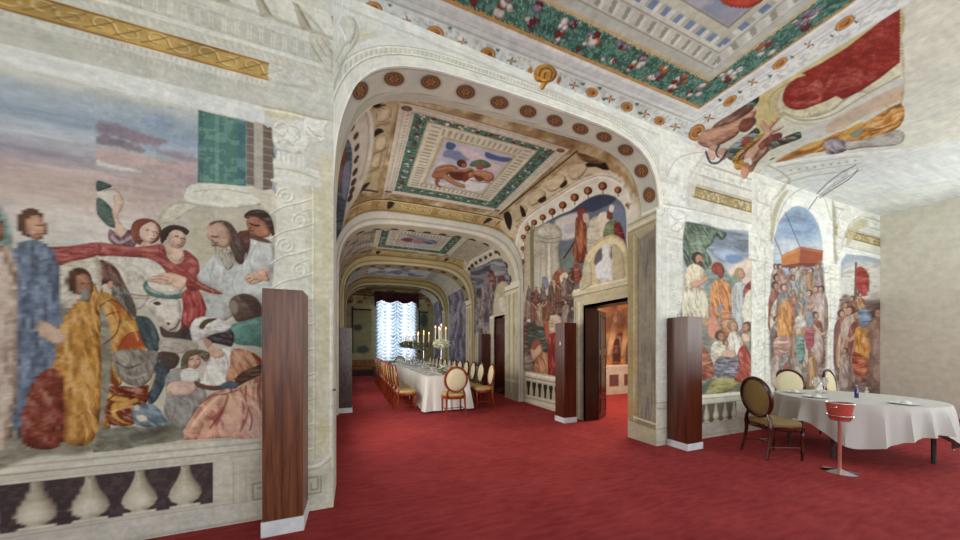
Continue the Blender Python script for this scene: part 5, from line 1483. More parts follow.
# transverse arches
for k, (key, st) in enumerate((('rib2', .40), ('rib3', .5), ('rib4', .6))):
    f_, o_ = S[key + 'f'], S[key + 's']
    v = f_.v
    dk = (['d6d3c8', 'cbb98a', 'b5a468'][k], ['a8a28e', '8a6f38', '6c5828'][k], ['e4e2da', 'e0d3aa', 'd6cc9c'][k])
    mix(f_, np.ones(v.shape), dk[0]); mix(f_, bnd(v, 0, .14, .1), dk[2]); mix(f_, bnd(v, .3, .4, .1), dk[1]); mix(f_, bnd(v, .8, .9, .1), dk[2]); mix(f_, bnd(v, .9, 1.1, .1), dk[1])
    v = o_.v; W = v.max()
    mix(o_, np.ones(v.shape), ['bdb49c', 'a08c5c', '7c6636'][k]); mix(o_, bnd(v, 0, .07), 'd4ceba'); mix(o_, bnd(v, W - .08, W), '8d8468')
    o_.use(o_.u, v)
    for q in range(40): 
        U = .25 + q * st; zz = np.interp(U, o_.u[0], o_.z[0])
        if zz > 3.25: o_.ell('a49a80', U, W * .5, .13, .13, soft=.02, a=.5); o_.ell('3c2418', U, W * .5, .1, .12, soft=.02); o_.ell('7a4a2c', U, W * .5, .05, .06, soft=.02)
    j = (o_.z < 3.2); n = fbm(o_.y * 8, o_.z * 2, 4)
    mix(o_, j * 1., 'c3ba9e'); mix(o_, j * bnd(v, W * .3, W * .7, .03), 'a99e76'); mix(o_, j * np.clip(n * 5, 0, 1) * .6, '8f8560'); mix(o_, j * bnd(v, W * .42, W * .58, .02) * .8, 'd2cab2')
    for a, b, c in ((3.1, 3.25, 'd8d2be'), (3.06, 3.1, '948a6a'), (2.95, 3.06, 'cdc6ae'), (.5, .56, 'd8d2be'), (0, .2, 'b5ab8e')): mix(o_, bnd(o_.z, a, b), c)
    o_.use()
# end wall
s = S['end']; x, z = s.x, s.z
mix(s, 1 + 0 * x, 'a39a70'); mix(s, np.clip(fbm(x * 1.4, z * 1.2, 4) * 5, 0, 1) * .6, 'c0b794')
for a, b in ((-.1, .9), (3.4, 3.95)):
    mix(s, bnd(x, a, b) * bnd(z, 1.15, 3.5), '8f8a62'); mix(s, bnd(x, a, a + .08) * bnd(z, 1.15, 3.6), '2e2a22'); mix(s, bnd(z, 3.42, 3.5) * bnd(x, a, b), '3a3428')
s.use(x, z); s.ell('4c4c40', .2, 2.5, .22, .16, soft=.06); s.ell('57574a', .45, 1.35, .3, .2, soft=.06); s.ell('4c5458', 3.7, 3.0, .2, .4, soft=.08)
mix(s, (z > 3.75) * np.clip(fbm(x * 4, z * 6, 3) * 6 + .4, 0, 1), '7a5c34'); mix(s, bnd(z, 3.7, 3.76), 'b89c5c'); mix(s, bnd(z, 3.95, 4.0), 'c0a260'); mix(s, bnd(z, 4.2, 4.24), '4a3420')
# side room beyond the door
s = S['other']; x, z = s.x, s.z
mix(s, 1 + 0 * x, 'a8582c'); mix(s, np.clip(fbm(x * 4, z * 4, 5) * 6, 0, 1), 'd08a40'); mix(s, np.clip(-fbm(x * 4 + 3, z * 4, 5) * 6, 0, 1), '6a2a1c'); mix(s, bnd(z, .95, 2.0, .3) * np.clip(fbm(x * 3 + 7, z * 3, 4) * 5 + .4, 0, 1), '8a7a68')
for X in np.arange(5.6, 9.6, .55):
    s.use(x, z); s.poly('c89a70', [(X, 1.2), (X + .25, 1.5), (X + .4, 2.1), (X + .2, 2.3), (X + .05, 1.8)], soft=.03, r=.1); s.poly('6a3a34', [(X + .2, .95), (X + .5, 1.0), (X + .45, 1.7), (X + .25, 1.6)], soft=.03, r=.1, fold=.3, fs=.1); s.head(X + .3, 2.35, .13, 1)
mix(s, (z < .92) * 1., 'c9c2b4'); mix(s, bnd(z, .86, .92), 'e0dace'); mix(s, bnd(z, .25, .62) * (np.abs((x / .6) % 1 - .5) < .3), '8a4c40'); mix(s, bnd(z, .35, .55) * (np.abs((x / .6) % 1 - .5) < .1), '5c6468')
# ------------------------------------------------------------------ tall veneered cabinets on white plinths
def cabinet(x0, x1, y0, y1, label, m, hgt=1.9, pl=.1, marks=(), over=.008):
    cx_, cy_ = (x0 + x1) / 2, (y0 + y1) / 2; w, d = (x1 - x0) / 2, (y1 - y0) / 2
    t = thing('tall_cabinet', label, 'cabinet', (cx_, cy_, 0), 0, 'tall cabinets along the walls')
    bm = B(); add_box(bm, -w, w, -d, d, pl, hgt); obj('body', bm, m, t, bevel=.004)
    bm = B(); add_box(bm, -w - over, w + over, -d - over, d + over, 0, pl); obj('plinth', bm, M['white_paint'], t, bevel=.003)
    return t, w, d
c1, w, d = cabinet(-.647, -.372, 2.842, 3.135, 'tall brown cabinet in front of the fresco with the ox, nearest to the camera', M['wood_cab_near'], 1.905, .115)
c2, w2, d2 = cabinet(4.335, 4.65, 3.0, 3.30, 'tall red-brown cabinet by the pier right of the great arch, wire loops on top', M['wood_cab'], 1.89, .095)
c3, w3, d3 = cabinet(3.74, 4.03, 4.98, 5.27, 'tall red-brown cabinet beside the open panelled door in the gallery', M['wood_cab'], 1.93, .1)
bm = B(); add_box(bm, -w3 - .004, -w3, -.035, -.005, 1.5, 1.56); obj('white_switch', bm, M['porcelain'], c3)
bm = B(); add_lathe(bm, [(0, 0), (.012, 0), (.012, .01), (0, .012)], 12, mtx=Matrix.Translation((.09, -d3, 1.12)) @ Matrix.Rotation(H2 if 0 else math.pi / 2, 4, 'X')); obj('keyhole', bm, M['rug_dark'], c3)
c4, w4, d4 = cabinet(-.33, -.03, 7.58, 7.86, 'tall dark cabinet on the left side of the gallery behind the near pier', M['marble_dark'], 1.89, .11)
c5, w5, d5 = cabinet(3.9, 4.19, 9.55, 9.85, 'tall dark cabinet behind the right row of chairs by the far dark door', M['wood_cab'], 1.9, .1)
t = thing('wire_loop', 'two thin wire loops standing on top of the cabinet right of the arch', 'wire', (4.49, 3.15, 1.891))
for dx in (-.09, .06):
    bm = B(); add_tube(bm, [(dx + .045 * math.cos(a), .02 * math.sin(a), .003 + .05 * max(0, math.sin(a))) for a in np.linspace(0, math.pi, 9)], .003, 6); obj('loop', bm, M['rug_dark'], t, True)
# ------------------------------------------------------------------ oval-back chairs
def oval(rx, rz, n=28): return [(rx * math.cos(2 * math.pi * k / n), 0, rz * math.sin(2 * math.pi * k / n)) for k in range(n)]
def make_chair(name, label, wood_m, seat_m, back_m, group, loc, rz):
    """the sitter faces +y; origin on the floor under the seat centre"""
    t = thing(name, label, 'chair', loc, rz, group)
    T = Matrix.Translation((0, -.222, .785)) @ Matrix.Rotation(math.radians(7), 4, 'X')
    # seat cushion: rounded trapezoid with a domed top
    out = []
    for k in range(24):
        a = 2 * math.pi * k / 24; e = .55
        ca, sa = math.cos(a), math.sin(a)
        px_ = math.copysign(abs(ca) ** e, ca) * (.235 if sa < 0 else .25); py_ = math.copysign(abs(sa) ** e, sa) * .22
        if sa < 0: px_ *= .92
        out.append((px_, py_))
    def slab(bm, sc_z):
        rings = []
        for f_, z_ in sc_z: rings.append([bm.verts.new((x_ * f_, y_ * f_, z_)) for x_, y_ in out])
        for a_, b_ in zip(rings, rings[1:]):
            for k in range(24): bm.faces.new((a_[k], a_[(k + 1) % 24], b_[(k + 1) % 24], b_[k]))
        bm.faces.new(rings[0][::-1]); bm.faces.new(rings[-1])
    bm = B(); slab(bm, [(.97, .435), (1.0, .45), (1.0, .475), (.94, .492), (.8, .503), (.5, .51), (.1, .512)]); obj('seat_cushion', bm, seat_m, t, True)
    bm = B(); slab(bm, [(.96, .375), (1.0, .385), (1.01, .43), (1.0, .44)]); obj('seat_rail', bm, wood_m, t, True)
    # padded oval and its carved frame
    bm = B(); add_lathe(bm, [(0, -.028), (.13, -.026), (.2, -.016), (.222, 0), (.2, .02), (.13, .034), (0, .038)], 28, sy=1.1, mtx=T @ Matrix.Rotation(-math.pi / 2, 4, 'X')); obj('backrest', bm, back_m, t, True)
    bm = B(); add_tube(bm, [T @ Vector(p) for p in oval(.234, .256, 36)], .0245, 8, True); fr = obj('back_frame', bm, wood_m, t, True)
    for s_ in (-1, 1):
        bm = B(); add_tube(bm, [T @ Vector((s_ * .15, 0, -.19)), (s_ * .185, -.2, .5), (s_ * .195, -.2, .40)], [.017, .021, .024], 8); obj('stile', bm, wood_m, t, True)
    for sx_, yb, yt, xx in ((-1, -.25, -.19, .195), (1, -.25, -.19, .195)):
        bm = B(); add_tube(bm, [(sx_ * xx, yt, .42), (sx_ * xx, yt - .005, .3), (sx_ * (xx + .008), yb + .02, .12), (sx_ * (xx + .012), yb - .005, 0)], [.024, .021, .016, .013], 8); obj('leg', bm, wood_m, t, True)
    for sx_ in (-1, 1):
        bm = B(); add_lathe(bm, [(.010, 0), (.014, .02), (.012, .035), (.015, .06), (.021, .30), (.024, .345), (.017, .355), (.027, .372), (.027, .43)], 12, c=(sx_ * .205, .185, 0)); obj('leg', bm, wood_m, t, True)
    bm = B()
    for sx_ in (-1, 1): add_tube(bm, [(sx_ * .2, .185, .16), (sx_ * .2, -.225, .16)], .009, 6)
    add_tube(bm, [(-.2, -.02, .16), (.2, -.02, .16)], .009, 6); obj('stretcher', bm, wood_m, t, True)
    return t
G1, G2, G3 = 'oval-back chairs along the left side of the long table', 'oval-back chairs along the right side of the long table', 'oval-back chairs around the round table'
head_chair = make_chair('dining_chair', 'cherry-framed oval-back chair at the near end of the long table, its back to us', M['wood_chair'], M['gold_fab'], M['cream_fab'], 'oval-back chairs at the ends of the long table', (1.99, 6.47, 0), math.radians(-3))
gold = make_chair('dining_chair', 'gold-seated oval-back chair nearest to us in the left row of the long table', M['wood_chair'], M['gold_fab'], M['gold_fab'], G1, (1.11, 7.32, 0), math.radians(-90))
nw = ('second', 'third', 'fourth', 'fifth', 'sixth', 'seventh', 'eighth', 'ninth', 'tenth', 'eleventh', 'twelfth', 'thirteenth', 'fourteenth')
NCH = 12
for k in range(1, NCH):
    dup(gold, (1.11 - .002 * k, 7.32 + .58 * k, 0), math.radians(-90 + random.uniform(-3, 3)), 'oval-back chair in the left row of the long table, %s from the near end' % nw[k - 1] if k < NCH - 1 else 'oval-back chair at the far end of the left row by the window')
rgt = dup(head_chair, (2.93, 7.12, 0), math.radians(82), 'cream-backed oval chair nearest to us in the right row of the long table', G2)
dk_chair = make_chair('dining_chair', 'dark-framed oval-back chair in the right row of the long table, second from the near end', M['wood_chair_dark'], M['gold_fab'], M['cream_fab'], G2, (2.9, 7.71, 0), math.radians(86))
for k in range(2, NCH):
    dup(dk_chair, (2.9, 7.12 + .59 * k, 0), math.radians(88 + random.uniform(-4, 4)), 'dark-framed oval-back chair in the right row of the long table, %s from the near end' % nw[k - 1] if k < NCH - 1 else 'dark-framed oval-back chair at the far end of the right row of the long table', G2)
dup(dk_chair, (2.0, 14.7, 0), math.pi, 'oval-back chair at the far end of the long table in front of the curtained window', 'oval-back chairs at the ends of the long table')
# chairs at the round table
ra = make_chair('dining_chair', 'dark-framed oval-back chair left of the round table, seen from the side, between cabinet and table', M['wood_chair_dark'], M['olive_fab'], M['olive_fab'], G3, (5.25, 2.46, 0), math.radians(-90 - 24))
rb = make_chair('dining_chair', 'cream-backed oval chair behind the round table, facing us', M['wood_chair_dark'], M['cream_fab'], M['cream_fab'], G3, (7.2, 3.03, 0), math.radians(143))
dup(rb, (7.94, 2.67, 0), math.radians(184), 'cream-backed oval chair seen edge-on beyond the far side of the round table')
# ------------------------------------------------------------------ long banquet table
t = thing('banquet_table', 'long banquet table in the gallery under a white cloth', 'table', (2.0, 10.5, 0))
bm = B(); add_box(bm, -.46, .46, -3.52, 3.52, .755, .785); obj('tabletop', bm, M['wood_dark'], t)
for yy_ in (-3.3, -1.1, 1.1, 3.3):
    for sx_ in (-1, 1):
        bm = B(); add_tube(bm, [(sx_ * .38, yy_, 0), (sx_ * .38, yy_, .755)], .022, 8); obj('leg', bm, M['rug_dark'], t)
def cloth_box(hx_, hy, ztop, zb, flare, waves, seed, nx=30, ny=120):
    """rectangular cloth with hanging, gently folded sides"""
    bm = B(); rr = random.Random(seed)
    per = []
    for k in range(nx): per.append((-hx_ + 2 * hx_ * k / nx, -hy, 0, -1))
    for k in range(ny): per.append((hx_, -hy + 2 * hy * k / ny, 1, 0))
    for k in range(nx): per.append((hx_ - 2 * hx_ * k / nx, hy, 0, 1))
    for k in range(ny): per.append((-hx_, hy - 2 * hy * k / ny, -1, 0))
    n = len(per); rings = []
    for lv in range(9):
        f_ = lv / 8; ring = []
        for i, (x_, y_, ax, ay) in enumerate(per):
            cn = (abs(abs(x_) - hx_) < .12) and (abs(abs(y_) - hy) < .12)
            o = flare * f_ + .018 * f_ ** .7 * math.sin(i * waves + math.sin(i * .37) * 2) + (.05 * f_ if cn else 0)
            if lv == 0: o = 0
            sx_ = math.copysign(1, x_) if cn and ay else 0; sy_ = math.copysign(1, y_) if cn and ax else 0
            ring.append(bm.verts.new((x_ + ax * o + sx_ * o * .6, y_ + ay * o + sy_ * o * .6, ztop - (ztop - zb) * f_ + (0 if lv else .0))))
        rings.append(ring)
    for a_, b_ in zip(rings, rings[1:]):
        for k in range(n): bm.faces.new((a_[k], a_[(k + 1) % n], b_[(k + 1) % n], b_[k]))
    bm.faces.new(rings[0])
    return bm
o = obj('tablecloth', cloth_box(.485, 3.56, .80, .04, .08, .9, 1), M['linen'], None, True); o.location = (2.0, 10.5, 0)
tag(o, 'white cloth hanging to the carpet over the long banquet table', 'tablecloth')
# ------------------------------------------------------------------ on the long table
def wine_glass(loc, label, group, sc_=1.):
    t = thing('wine_glass', label, 'glass', loc, 0, group)
    bm = B(); add_lathe(bm, [(.034 * sc_, 0), (.034 * sc_, .003), (.006, .006), (.0035, .02), (.0035, .09 * sc_), (.008, .1 * sc_)], 12); obj('stem', bm, M['glass'], t, True)
    bm = B(); add_lathe(bm, [(.006, .095 * sc_), (.028, .11 * sc_), (.038, .14 * sc_), (.036, .17 * sc_), (.030, .2 * sc_)], 14); obj('bowl', bm, M['glass'], t, True)
    return t
ZT = .801
g0 = wine_glass((1.68, 7.25, ZT), 'stemmed wine glass set on the near left corner of the long table', 'wine glasses along the long table')
for k in range(12):
    for sd, xx in ((0, 1.68), (1, 2.32)):
        for j in (0, 1):
            if k == 0 and sd == 0 and j == 0: continue
            dup(g0, (xx + (.09 * j) * (1 if sd == 0 else -1), 7.25 + .55 * k + .05 * j, ZT), 0, 'clear stemmed wine glass along the %s edge of the long table' % ('left' if sd == 0 else 'right'), 'wine glasses along the %s edge of the long table' % ('left' if sd == 0 else 'right'))
g0['group'] = 'wine glasses along the long table'
pl = thing('plate', 'white plate set along the left edge of the long table', 'plate', (1.66, 7.45, ZT), 0, 'white plates along the left edge of the long table')
bm = B(); add_lathe(bm, [(0, 0), (.08, 0), (.135, .012), (.137, .015), (.08, .006), (0, .005)], 24); obj('dish', bm, M['porcelain'], pl, True)
bm = B(); add_prism(bm, [(-.05, -.04), (.05, -.04), (0, .1)], 'z', .016, .03); obj('napkin', bm, M['linen'], pl)
for k in range(12):
    for sd, xx in ((0, 1.66), (1, 2.34)):
        if k == 0 and sd == 0: continue
        s_ = ('left', 'right')[sd]
        dup(pl, (xx, 7.45 + .55 * k, ZT), sd * math.pi, 'white plate set along the %s edge of the long table' % s_, 'white plates along the %s edge of the long table' % s_)
def leaf_ball(bm, c, R_, n, seed, ls=.03, flat=1.):
    rr = random.Random(seed)
    for k in range(n):
        a, b = rr.uniform(0, 2 * math.pi), math.acos(rr.uniform(-1, 1)); r = R_ * rr.uniform(.45, 1)
        p = Vector((c[0] + r * math.sin(b) * math.cos(a), c[1] + r * math.sin(b) * math.sin(a), c[2] + r * math.cos(b) * flat))
        m_ = Matrix.Translation(p) @ Matrix.Rotation(rr.uniform(0, 6.3), 4, 'Z') @ Matrix.Rotation(rr.uniform(-1.2, 1.2), 4, 'X')
        l = ls * rr.uniform(.7, 1.3)
        v = [bm.verts.new(m_ @ Vector(q)) for q in ((-l, 0, 0), (-.3 * l, .45 * l, .15 * l), (.5 * l, .4 * l, .1 * l), (l, 0, 0), (.5 * l, -.4 * l, .1 * l), (-.3 * l, -.45 * l, .15 * l), (0, 0, -.12 * l))]
        for i in range(6): bm.faces.new((v[i], v[(i + 1) % 6], v[6]))
        if k % 3 == 0: add_lathe(bm, [(0, -l * .3), (l * .3, 0), (0, l * .3)], 5, mtx=Matrix.Translation(p))
def candelabrum(x, y, label, col, nc, spread, hs, tall, flame=True):
    t = thing('candelabrum', label, 'candelabrum', (x, y, ZT))
    bm = B(); add_lathe(bm, [(.09, 0), (.09, .01), (.03, .03), (.012, .06), (.012, tall * .5), (.022, tall * .52), (.012, tall * .56), (.012, tall), (.03, tall + .02), (.03, tall + .03)], 14); obj('stand', bm, M['silver'], t, True)
    bm = B(); leaf_ball(bm, (0, 0, tall + .09), spread * .95, 420, int(y * 10), .05, .5); obj('foliage', bm, M[col], t)
    for k in range(nc):
        a = 2 * math.pi * k / nc + .3; r = spread * .62 * (0 if k == 0 else 1)
        px_, py_ = r * math.cos(a), r * math.sin(a)
        bm = B(); add_tube(bm, [(0, 0, tall - .04), (px_ * .6, py_ * .6, tall - .06), (px_, py_, tall + .02), (px_, py_, tall + .1)], .008, 6); arm = obj('arm', bm, M['silver'], t, True)
        h_ = hs * (1.1 if k == 0 else random.uniform(.85, 1.0))
        bm = B(); add_lathe(bm, [(.015, 0), (.014, h_), (.004, h_ + .004)], 8, c=(px_, py_, tall + .1)); cd = obj('candle', bm, M['wax'], t, True)
        if flame:
            bm = B(); add_lathe(bm, [(0, 0), (.013, .015), (.011, .035), (0, .07)], 8, c=(px_, py_, tall + .106 + h_)); f_ = obj('flame', bm, M['flame'], cd, True)
candelabrum(2.18, 8.2, 'nearest silver candelabrum on the long table, pale green flowers and lit candles', 'petal', 5, .25, .42, .66)
candelabrum(2.02, 9.7, 'second silver candelabrum on the long table, olive-grey foliage and lit candles', 'olive_leaf', 6, .3, .36, .62)
candelabrum(1.98, 11.3, 'third silver candelabrum on the long table, olive-grey foliage and lit candles', 'olive_leaf', 6, .3, .36, .66)
candelabrum(1.95, 12.8, 'farthest silver candelabrum on the long table, in front of the window', 'olive_leaf', 5, .28, .36, .68)
def bouquet(x, y, label, r, seed, col='petal'):
    t = thing('flower_arrangement', label, 'flowers', (x, y, ZT))
    bm = B(); add_lathe(bm, [(.04, 0), (.05, .005), (.045, .05), (.055, .07)], 14); obj('bowl', bm, M['glass'], t, True)
    bm = B(); leaf_ball(bm, (0, 0, .1), r, 130, seed, .028, .6); obj('leaves', bm, M['leaf'], t)
    bm = B(); leaf_ball(bm, (0, 0, .12), r * .95, 90, seed + 5, .026, .6); obj('blossoms', bm, M[col], t)
bouquet(2.0, 7.28, 'low bouquet of pale green and white flowers at the near end of the long table', .16, 3)
bouquet(1.98, 8.95, 'low bouquet between the nearest two candelabra on the long table', .13, 8)
bouquet(2.0, 10.5, 'low bouquet between the second and third candelabra on the long table', .13, 9)
bouquet(2.0, 12.05, 'low bouquet before the farthest candelabrum on the long table', .13, 11)
# ------------------------------------------------------------------ round table at the right
RX, RY = 6.5, 2.15
t = thing('round_table', 'round table at the right under a grey-white cloth', 'table', (RX, RY, 0))
bm = B(); add_lathe(bm, [(0, .715), (.775, .715), (.775, .74), (0, .74)], 48); obj('tabletop', bm, M['wood_dark'], t)
for a in (math.radians(184), math.radians(130), math.radians(290), math.radians(20)):
    bm = B(); add_tube(bm, [(.66 * math.cos(a), .66 * math.sin(a), 0), (.66 * math.cos(a), .66 * math.sin(a), .715)], .021, 8); obj('leg', bm, M['rug_dark'], t)
bm = B(); n = 220; rings = []
hem = lambda a: .33 - .12 * math.cos(4 * (a - math.radians(205))) + .02 * math.sin(7 * a)
rings.append([bm.verts.new((.4 * math.cos(2 * math.pi * k / n), .4 * math.sin(2 * math.pi * k / n), .758)) for k in range(n)])
for lv in range(12):
    f_ = lv / 11; ring = []
    for k in range(n):
        a = 2 * math.pi * k / n
        zt_ = .757; drop = .757 - hem(a)
        fold = (1 - abs(math.sin(a * 9.5 + 1.3 * math.sin(a * 3)))) ** 1.5 * .075 - .03 + math.sin(a * 31) * .01
        r = .79 + .012 * min(1, f_ * 8) + (.03 * f_ + fold * f_ ** .8)
        ring.append(bm.verts.new((r * math.cos(a), r * math.sin(a), zt_ - drop * f_)))
    rings.append(ring)
for a_, b_ in zip(rings, rings[1:]):
    for k in range(n): bm.faces.new((a_[k], a_[(k + 1) % n], b_[(k + 1) % n], b_[k]))
bm.faces.new(rings[0])
o = obj('tablecloth', bm, M['linen_grey'], None, True); o.location = (RX, RY, 0)
tag(o, 'grey-white cloth draped in folds over the round table', 'tablecloth')
ZR = .759
def rplate(x, y, label, r=.13):
    t = thing('plate', label, 'plate', (x, y, ZR), 0, 'white plates on the round table')
    bm = B(); add_lathe(bm, [(0, 0), (r * .6, 0), (r, .014), (r, .017), (r * .6, .006), (0, .005)], 24); obj('dish', bm, M['porcelain'], t, True)
    bm = B(); add_lathe(bm, [(0, .0), (.05, .0), (.035, .03), (0, .045)], 7, c=(0, 0, .006)); obj('napkin', bm, M['linen'], t)
rplate(5.95, 2.3, 'white plate at the left edge of the round table'); rplate(6.3, 2.68, 'white plate at the back edge of the round table, before the cream chair'); rplate(6.25, 1.62, 'white plate at the near edge of the round table')
gg = wine_glass((6.55, 2.45, ZR), 'clear stemmed glass of the cluster on the round table, at its left front', 'clear glasses clustered on the round table', 1.15)
for k, (dx, dy, lb) in enumerate(((.09, .03, 'at its front'), (.0, .1, 'at its back left'), (.1, .12, 'at its back'), (.19, .06, 'at its right'), (.19, .17, 'at its back right'))):
    dup(gg, (6.55 + dx, 2.45 + dy, ZR), 0, 'clear stemmed glass of the cluster on the round table, %s' % lb)
def cruet(x, y, label, h_, m_):
    t = thing('cruet_bottle', label, 'bottle', (x, y, ZR))
    bm = B(); add_lathe(bm, [(.02, 0), (.021, .004), (.021, h_ * .6), (.009, h_ * .75), (.009, h_ * .95)], 14); obj('bottle_body', bm, M[m_], t, True)
    bm = B(); add_lathe(bm, [(.011, h_ * .95), (.012, h_), (0, h_ + .008)], 10); obj('cap', bm, M['chrome'], t, True)
cruet(6.42, 2.08, 'small cobalt blue bottle on the round table', .17, 'blue_glass')
cruet(6.62, 2.05, 'small clear cruet beside the blue bottle on the round table', .13, 'glass')
# ------------------------------------------------------------------ ice bucket on its stand
bx, by = 5.24, 1.83
t = thing('wine_cooler_stand', 'rose metal wine cooler stand with chrome base before the round table', 'stand', (bx, by, 0))
bm = B(); add_lathe(bm, [(0, 0), (.15, 0), (.15, .012), (.12, .02), (.05, .032), (.02, .045), (0, .045)], 36); obj('base', bm, M['chrome'], t, True)
bm = B(); add_lathe(bm, [(.016, .04), (.016, .60), (.02, .61)], 16); obj('pole', bm, M['pinkmetal'], t, True)
bm = B(); add_tube(bm, [(.112 * math.cos(a), .112 * math.sin(a), .665) for a in np.linspace(0, 2 * math.pi, 32, endpoint=False)], .008, 8, True)
for k in range(3):
    a = 2 * math.pi * k / 3 + .4; add_tube(bm, [(.016 * math.cos(a), .016 * math.sin(a), .6), (.08 * math.cos(a), .08 * math.sin(a), .605), (.112 * math.cos(a), .112 * math.sin(a), .665)], .005, 6)
obj('ring_holder', bm, M['chrome'], t, True)
t = thing('wine_bucket', 'red wine bucket with a chrome rim held by the stand before the round table', 'bucket', (bx, by, .615))
bm = B(); add_lathe(bm, [(0, 0), (.075, 0), (.085, .01), (.101, .1), (.116, .19), (.112, .19), (.08, .015), (0, .012)], 32); obj('bucket_body', bm, M['red_cloth'], t, True)
bm = B(); add_tube(bm, [(.117 * math.cos(a), .117 * math.sin(a), .192) for a in np.linspace(0, 2 * math.pi, 36, endpoint=False)], .007, 8, True); obj('rim', bm, M['chrome'], t, True)
for s_ in (-1, 1):
    bm = B(); add_tube(bm, [(s_ * .11, -.03, .16), (s_ * .145, -.02, .155), (s_ * .15, 0, .15), (s_ * .145, .02, .155), (s_ * .11, .03, .16)], .005, 6); obj('handle', bm, M['chrome'], t, True)
# ------------------------------------------------------------------ doors
def panel_door(name, w, h_, th, label_kind, loc, rz, m, rows_, handle=True):
    t = bpy.data.objects.new(name, None); COL.objects.link(t); t.location = loc; t.rotation_euler = (0, 0, rz); t['kind'] = 'structure'
    bm = B(); add_box(bm, 0, w, -th / 2, th / 2, .01, h_); obj('leaf', bm, m, t, bevel=.003)
    for z0, z1 in rows_:
        bm = B()
        for sd in (-1, 1):
            y0 = sd * th / 2
            for a, b, c_, d_ in ((.07, w - .07, z0, z0 + .025), (.07, w - .07, z1 - .025, z1), (.07, .095, z0, z1), (w - .095, w - .07, z0, z1)): add_box(bm, a, b, min(y0, y0 + sd * .014), max(y0, y0 + sd * .014), c_, d_)
            add_box(bm, .13, w - .13, min(y0, y0 + sd * .01), max(y0, y0 + sd * .01), z0 + .06, z1 - .06)
        obj('door_panel', bm, M['wood_door'] if m is M['wood_door'] else M['wood_chair_dark'], t, bevel=.003)
    if handle:
        bm = B(); add_tube(bm, [(w - .05, -th / 2 - .002, 1.02), (w - .05, -th / 2 - .05, 1.02), (w - .14, -th / 2 - .05, 1.02)], .008, 8); obj('door_handle', bm, M['chrome'], t, True)
    return t
rows3 = ((.12, .42), (.5, 1.3), (1.42, 2.1))
panel_door('door_1', .5, 2.2, .05, '', (4.56, D1[1] + .01, 0), math.radians(31), M['wood_door'], rows3)
panel_door('door_2', .5, 2.2, .05, '', (4.56, D1[0] - .03, 0), math.radians(-8), M['wood_dark'], rows3)
panel_door('door_3', .8, 2.37, .05, '', (4.3, D2[0], 0), math.radians(90), M['wood_chair_dark'], ((.12, .5), (.58, 1.4), (1.5, 2.25)))
# ------------------------------------------------------------------ far window with curtains
bm = B(); x0, x1, z0, z1 = WXC
for a, b in ((x0, x0 + .08), (x1 - .08, x1), ((x0 + x1) / 2 - .04, (x0 + x1) / 2 + .04)): add_box(bm, a, b, YB + .02, YB + .08, z0, z1)
for a in (z0, z0 + 1.2, z0 + 2.4, z1 - .08): add_box(bm, x0, x1, YB + .02, YB + .08, a, a + .07)
struct('window_1', bm, M['porcelain'])
t = thing('curtain', 'white ruched curtains glowing in the far window of the gallery', 'curtain', ((x0 + x1) / 2, YB - .18, 0))
m_ = M['sheer']
for sd in (-1, 1):
    bm = B(); nx, nz = 60, 150; vs = []
    for j in range(nz + 1):
        for i in range(nx + 1):
            u = i / nx; v = j / nz; z_ = .72 + 3.3 * v
            sc_ = abs(math.sin(u * math.pi * 4)); swag = .10 * (1 - sc_)
            zz = z_ + swag * 0 ; ph = (v * 22 + sc_ * .8)
            yy_ = -.05 * abs(math.sin(ph * math.pi)) - .03 * math.sin(u * math.pi * 8)
            vs.append(bm.verts.new((sd * (.03 + u * 1.06), yy_, zz)))
    for j in range(nz):
        for i in range(nx): bm.faces.new((vs[j * (nx + 1) + i], vs[j * (nx + 1) + i + 1], vs[(j + 1) * (nx + 1) + i + 1], vs[(j + 1) * (nx + 1) + i]))
    obj('curtain_panel', bm, m_, t, True)
t = thing('valance', 'maroon scalloped valance over the far window', 'valance', ((x0 + x1) / 2, YB - .34, 0))
bm = B(); N_ = 72; T_ = []; Bt = []
for k in range(N_ + 1):
    u = k / N_ * 2 - 1; zb = 3.9 - .14 * abs(math.sin(u * math.pi * 1.5)) - (.22 if abs(u) > .93 else 0)
    yy_ = .02 * math.sin(u * 60)
    T_.append(bm.verts.new((u * 1.16, yy_, 4.38))); Bt.append(bm.verts.new((u * 1.16, yy_ * 1.5, zb + .08)))
for k in range(N_): bm.faces.new((T_[k], T_[k + 1], Bt[k + 1], Bt[k]))
o_ = obj('drape', bm, M['maroon'], t); sm = o_.modifiers.new('thickness', 'SOLIDIFY'); sm.thickness = .03
bm = B(); add_box(bm, -1.18, 1.18, -.05, .2, 4.38, 4.42); obj('pelmet_board', bm, M['wood_dark'], t)
# bench and small box at the end of the gallery
t = thing('bench', 'tan upholstered bench against the far wall left of the window', 'bench', (.3, 17.42, 0))
bm = B(); add_box(bm, -.62, .72, -.2, .2, .3, .46); obj('seat', bm, M['bench'], t, bevel=.03)
bm = B()
for k in range(6): add_box(bm, -.62 + k * .223, -.405 + k * .223, .12, .2, .46, .82)
obj('backrest', bm, M['bench'], t, bevel=.03)
bm = B(); add_box(bm, -.6, .7, -.17, .19, 0, .3); obj('base', bm, M['wood_dark'], t)
t = thing('small_chest', 'small dark box with a grey front standing left of the long table near the window', 'box', (1.05, 15.9, 0))
bm = B(); add_box(bm, -.16, .16, -.14, .14, 0, .5); obj('chest_body', bm, M['marble_dark'], t, bevel=.01)
bm = B(); add_box(bm, -.18, .18, -.16, .16, .5, .54); obj('lid', bm, M['wood_dark'], t, bevel=.005)
# gilded sconces and dark wall patch on the far right wall are part of the plaster; black cord clip on the near pier
o = obj('wall_clip', B_box(-.172, -.150, 3.128, 3.15, 1.06, 1.075), M['rug_dark']); tag(o, 'tiny black clip on the edge of the near white pier', 'clip')
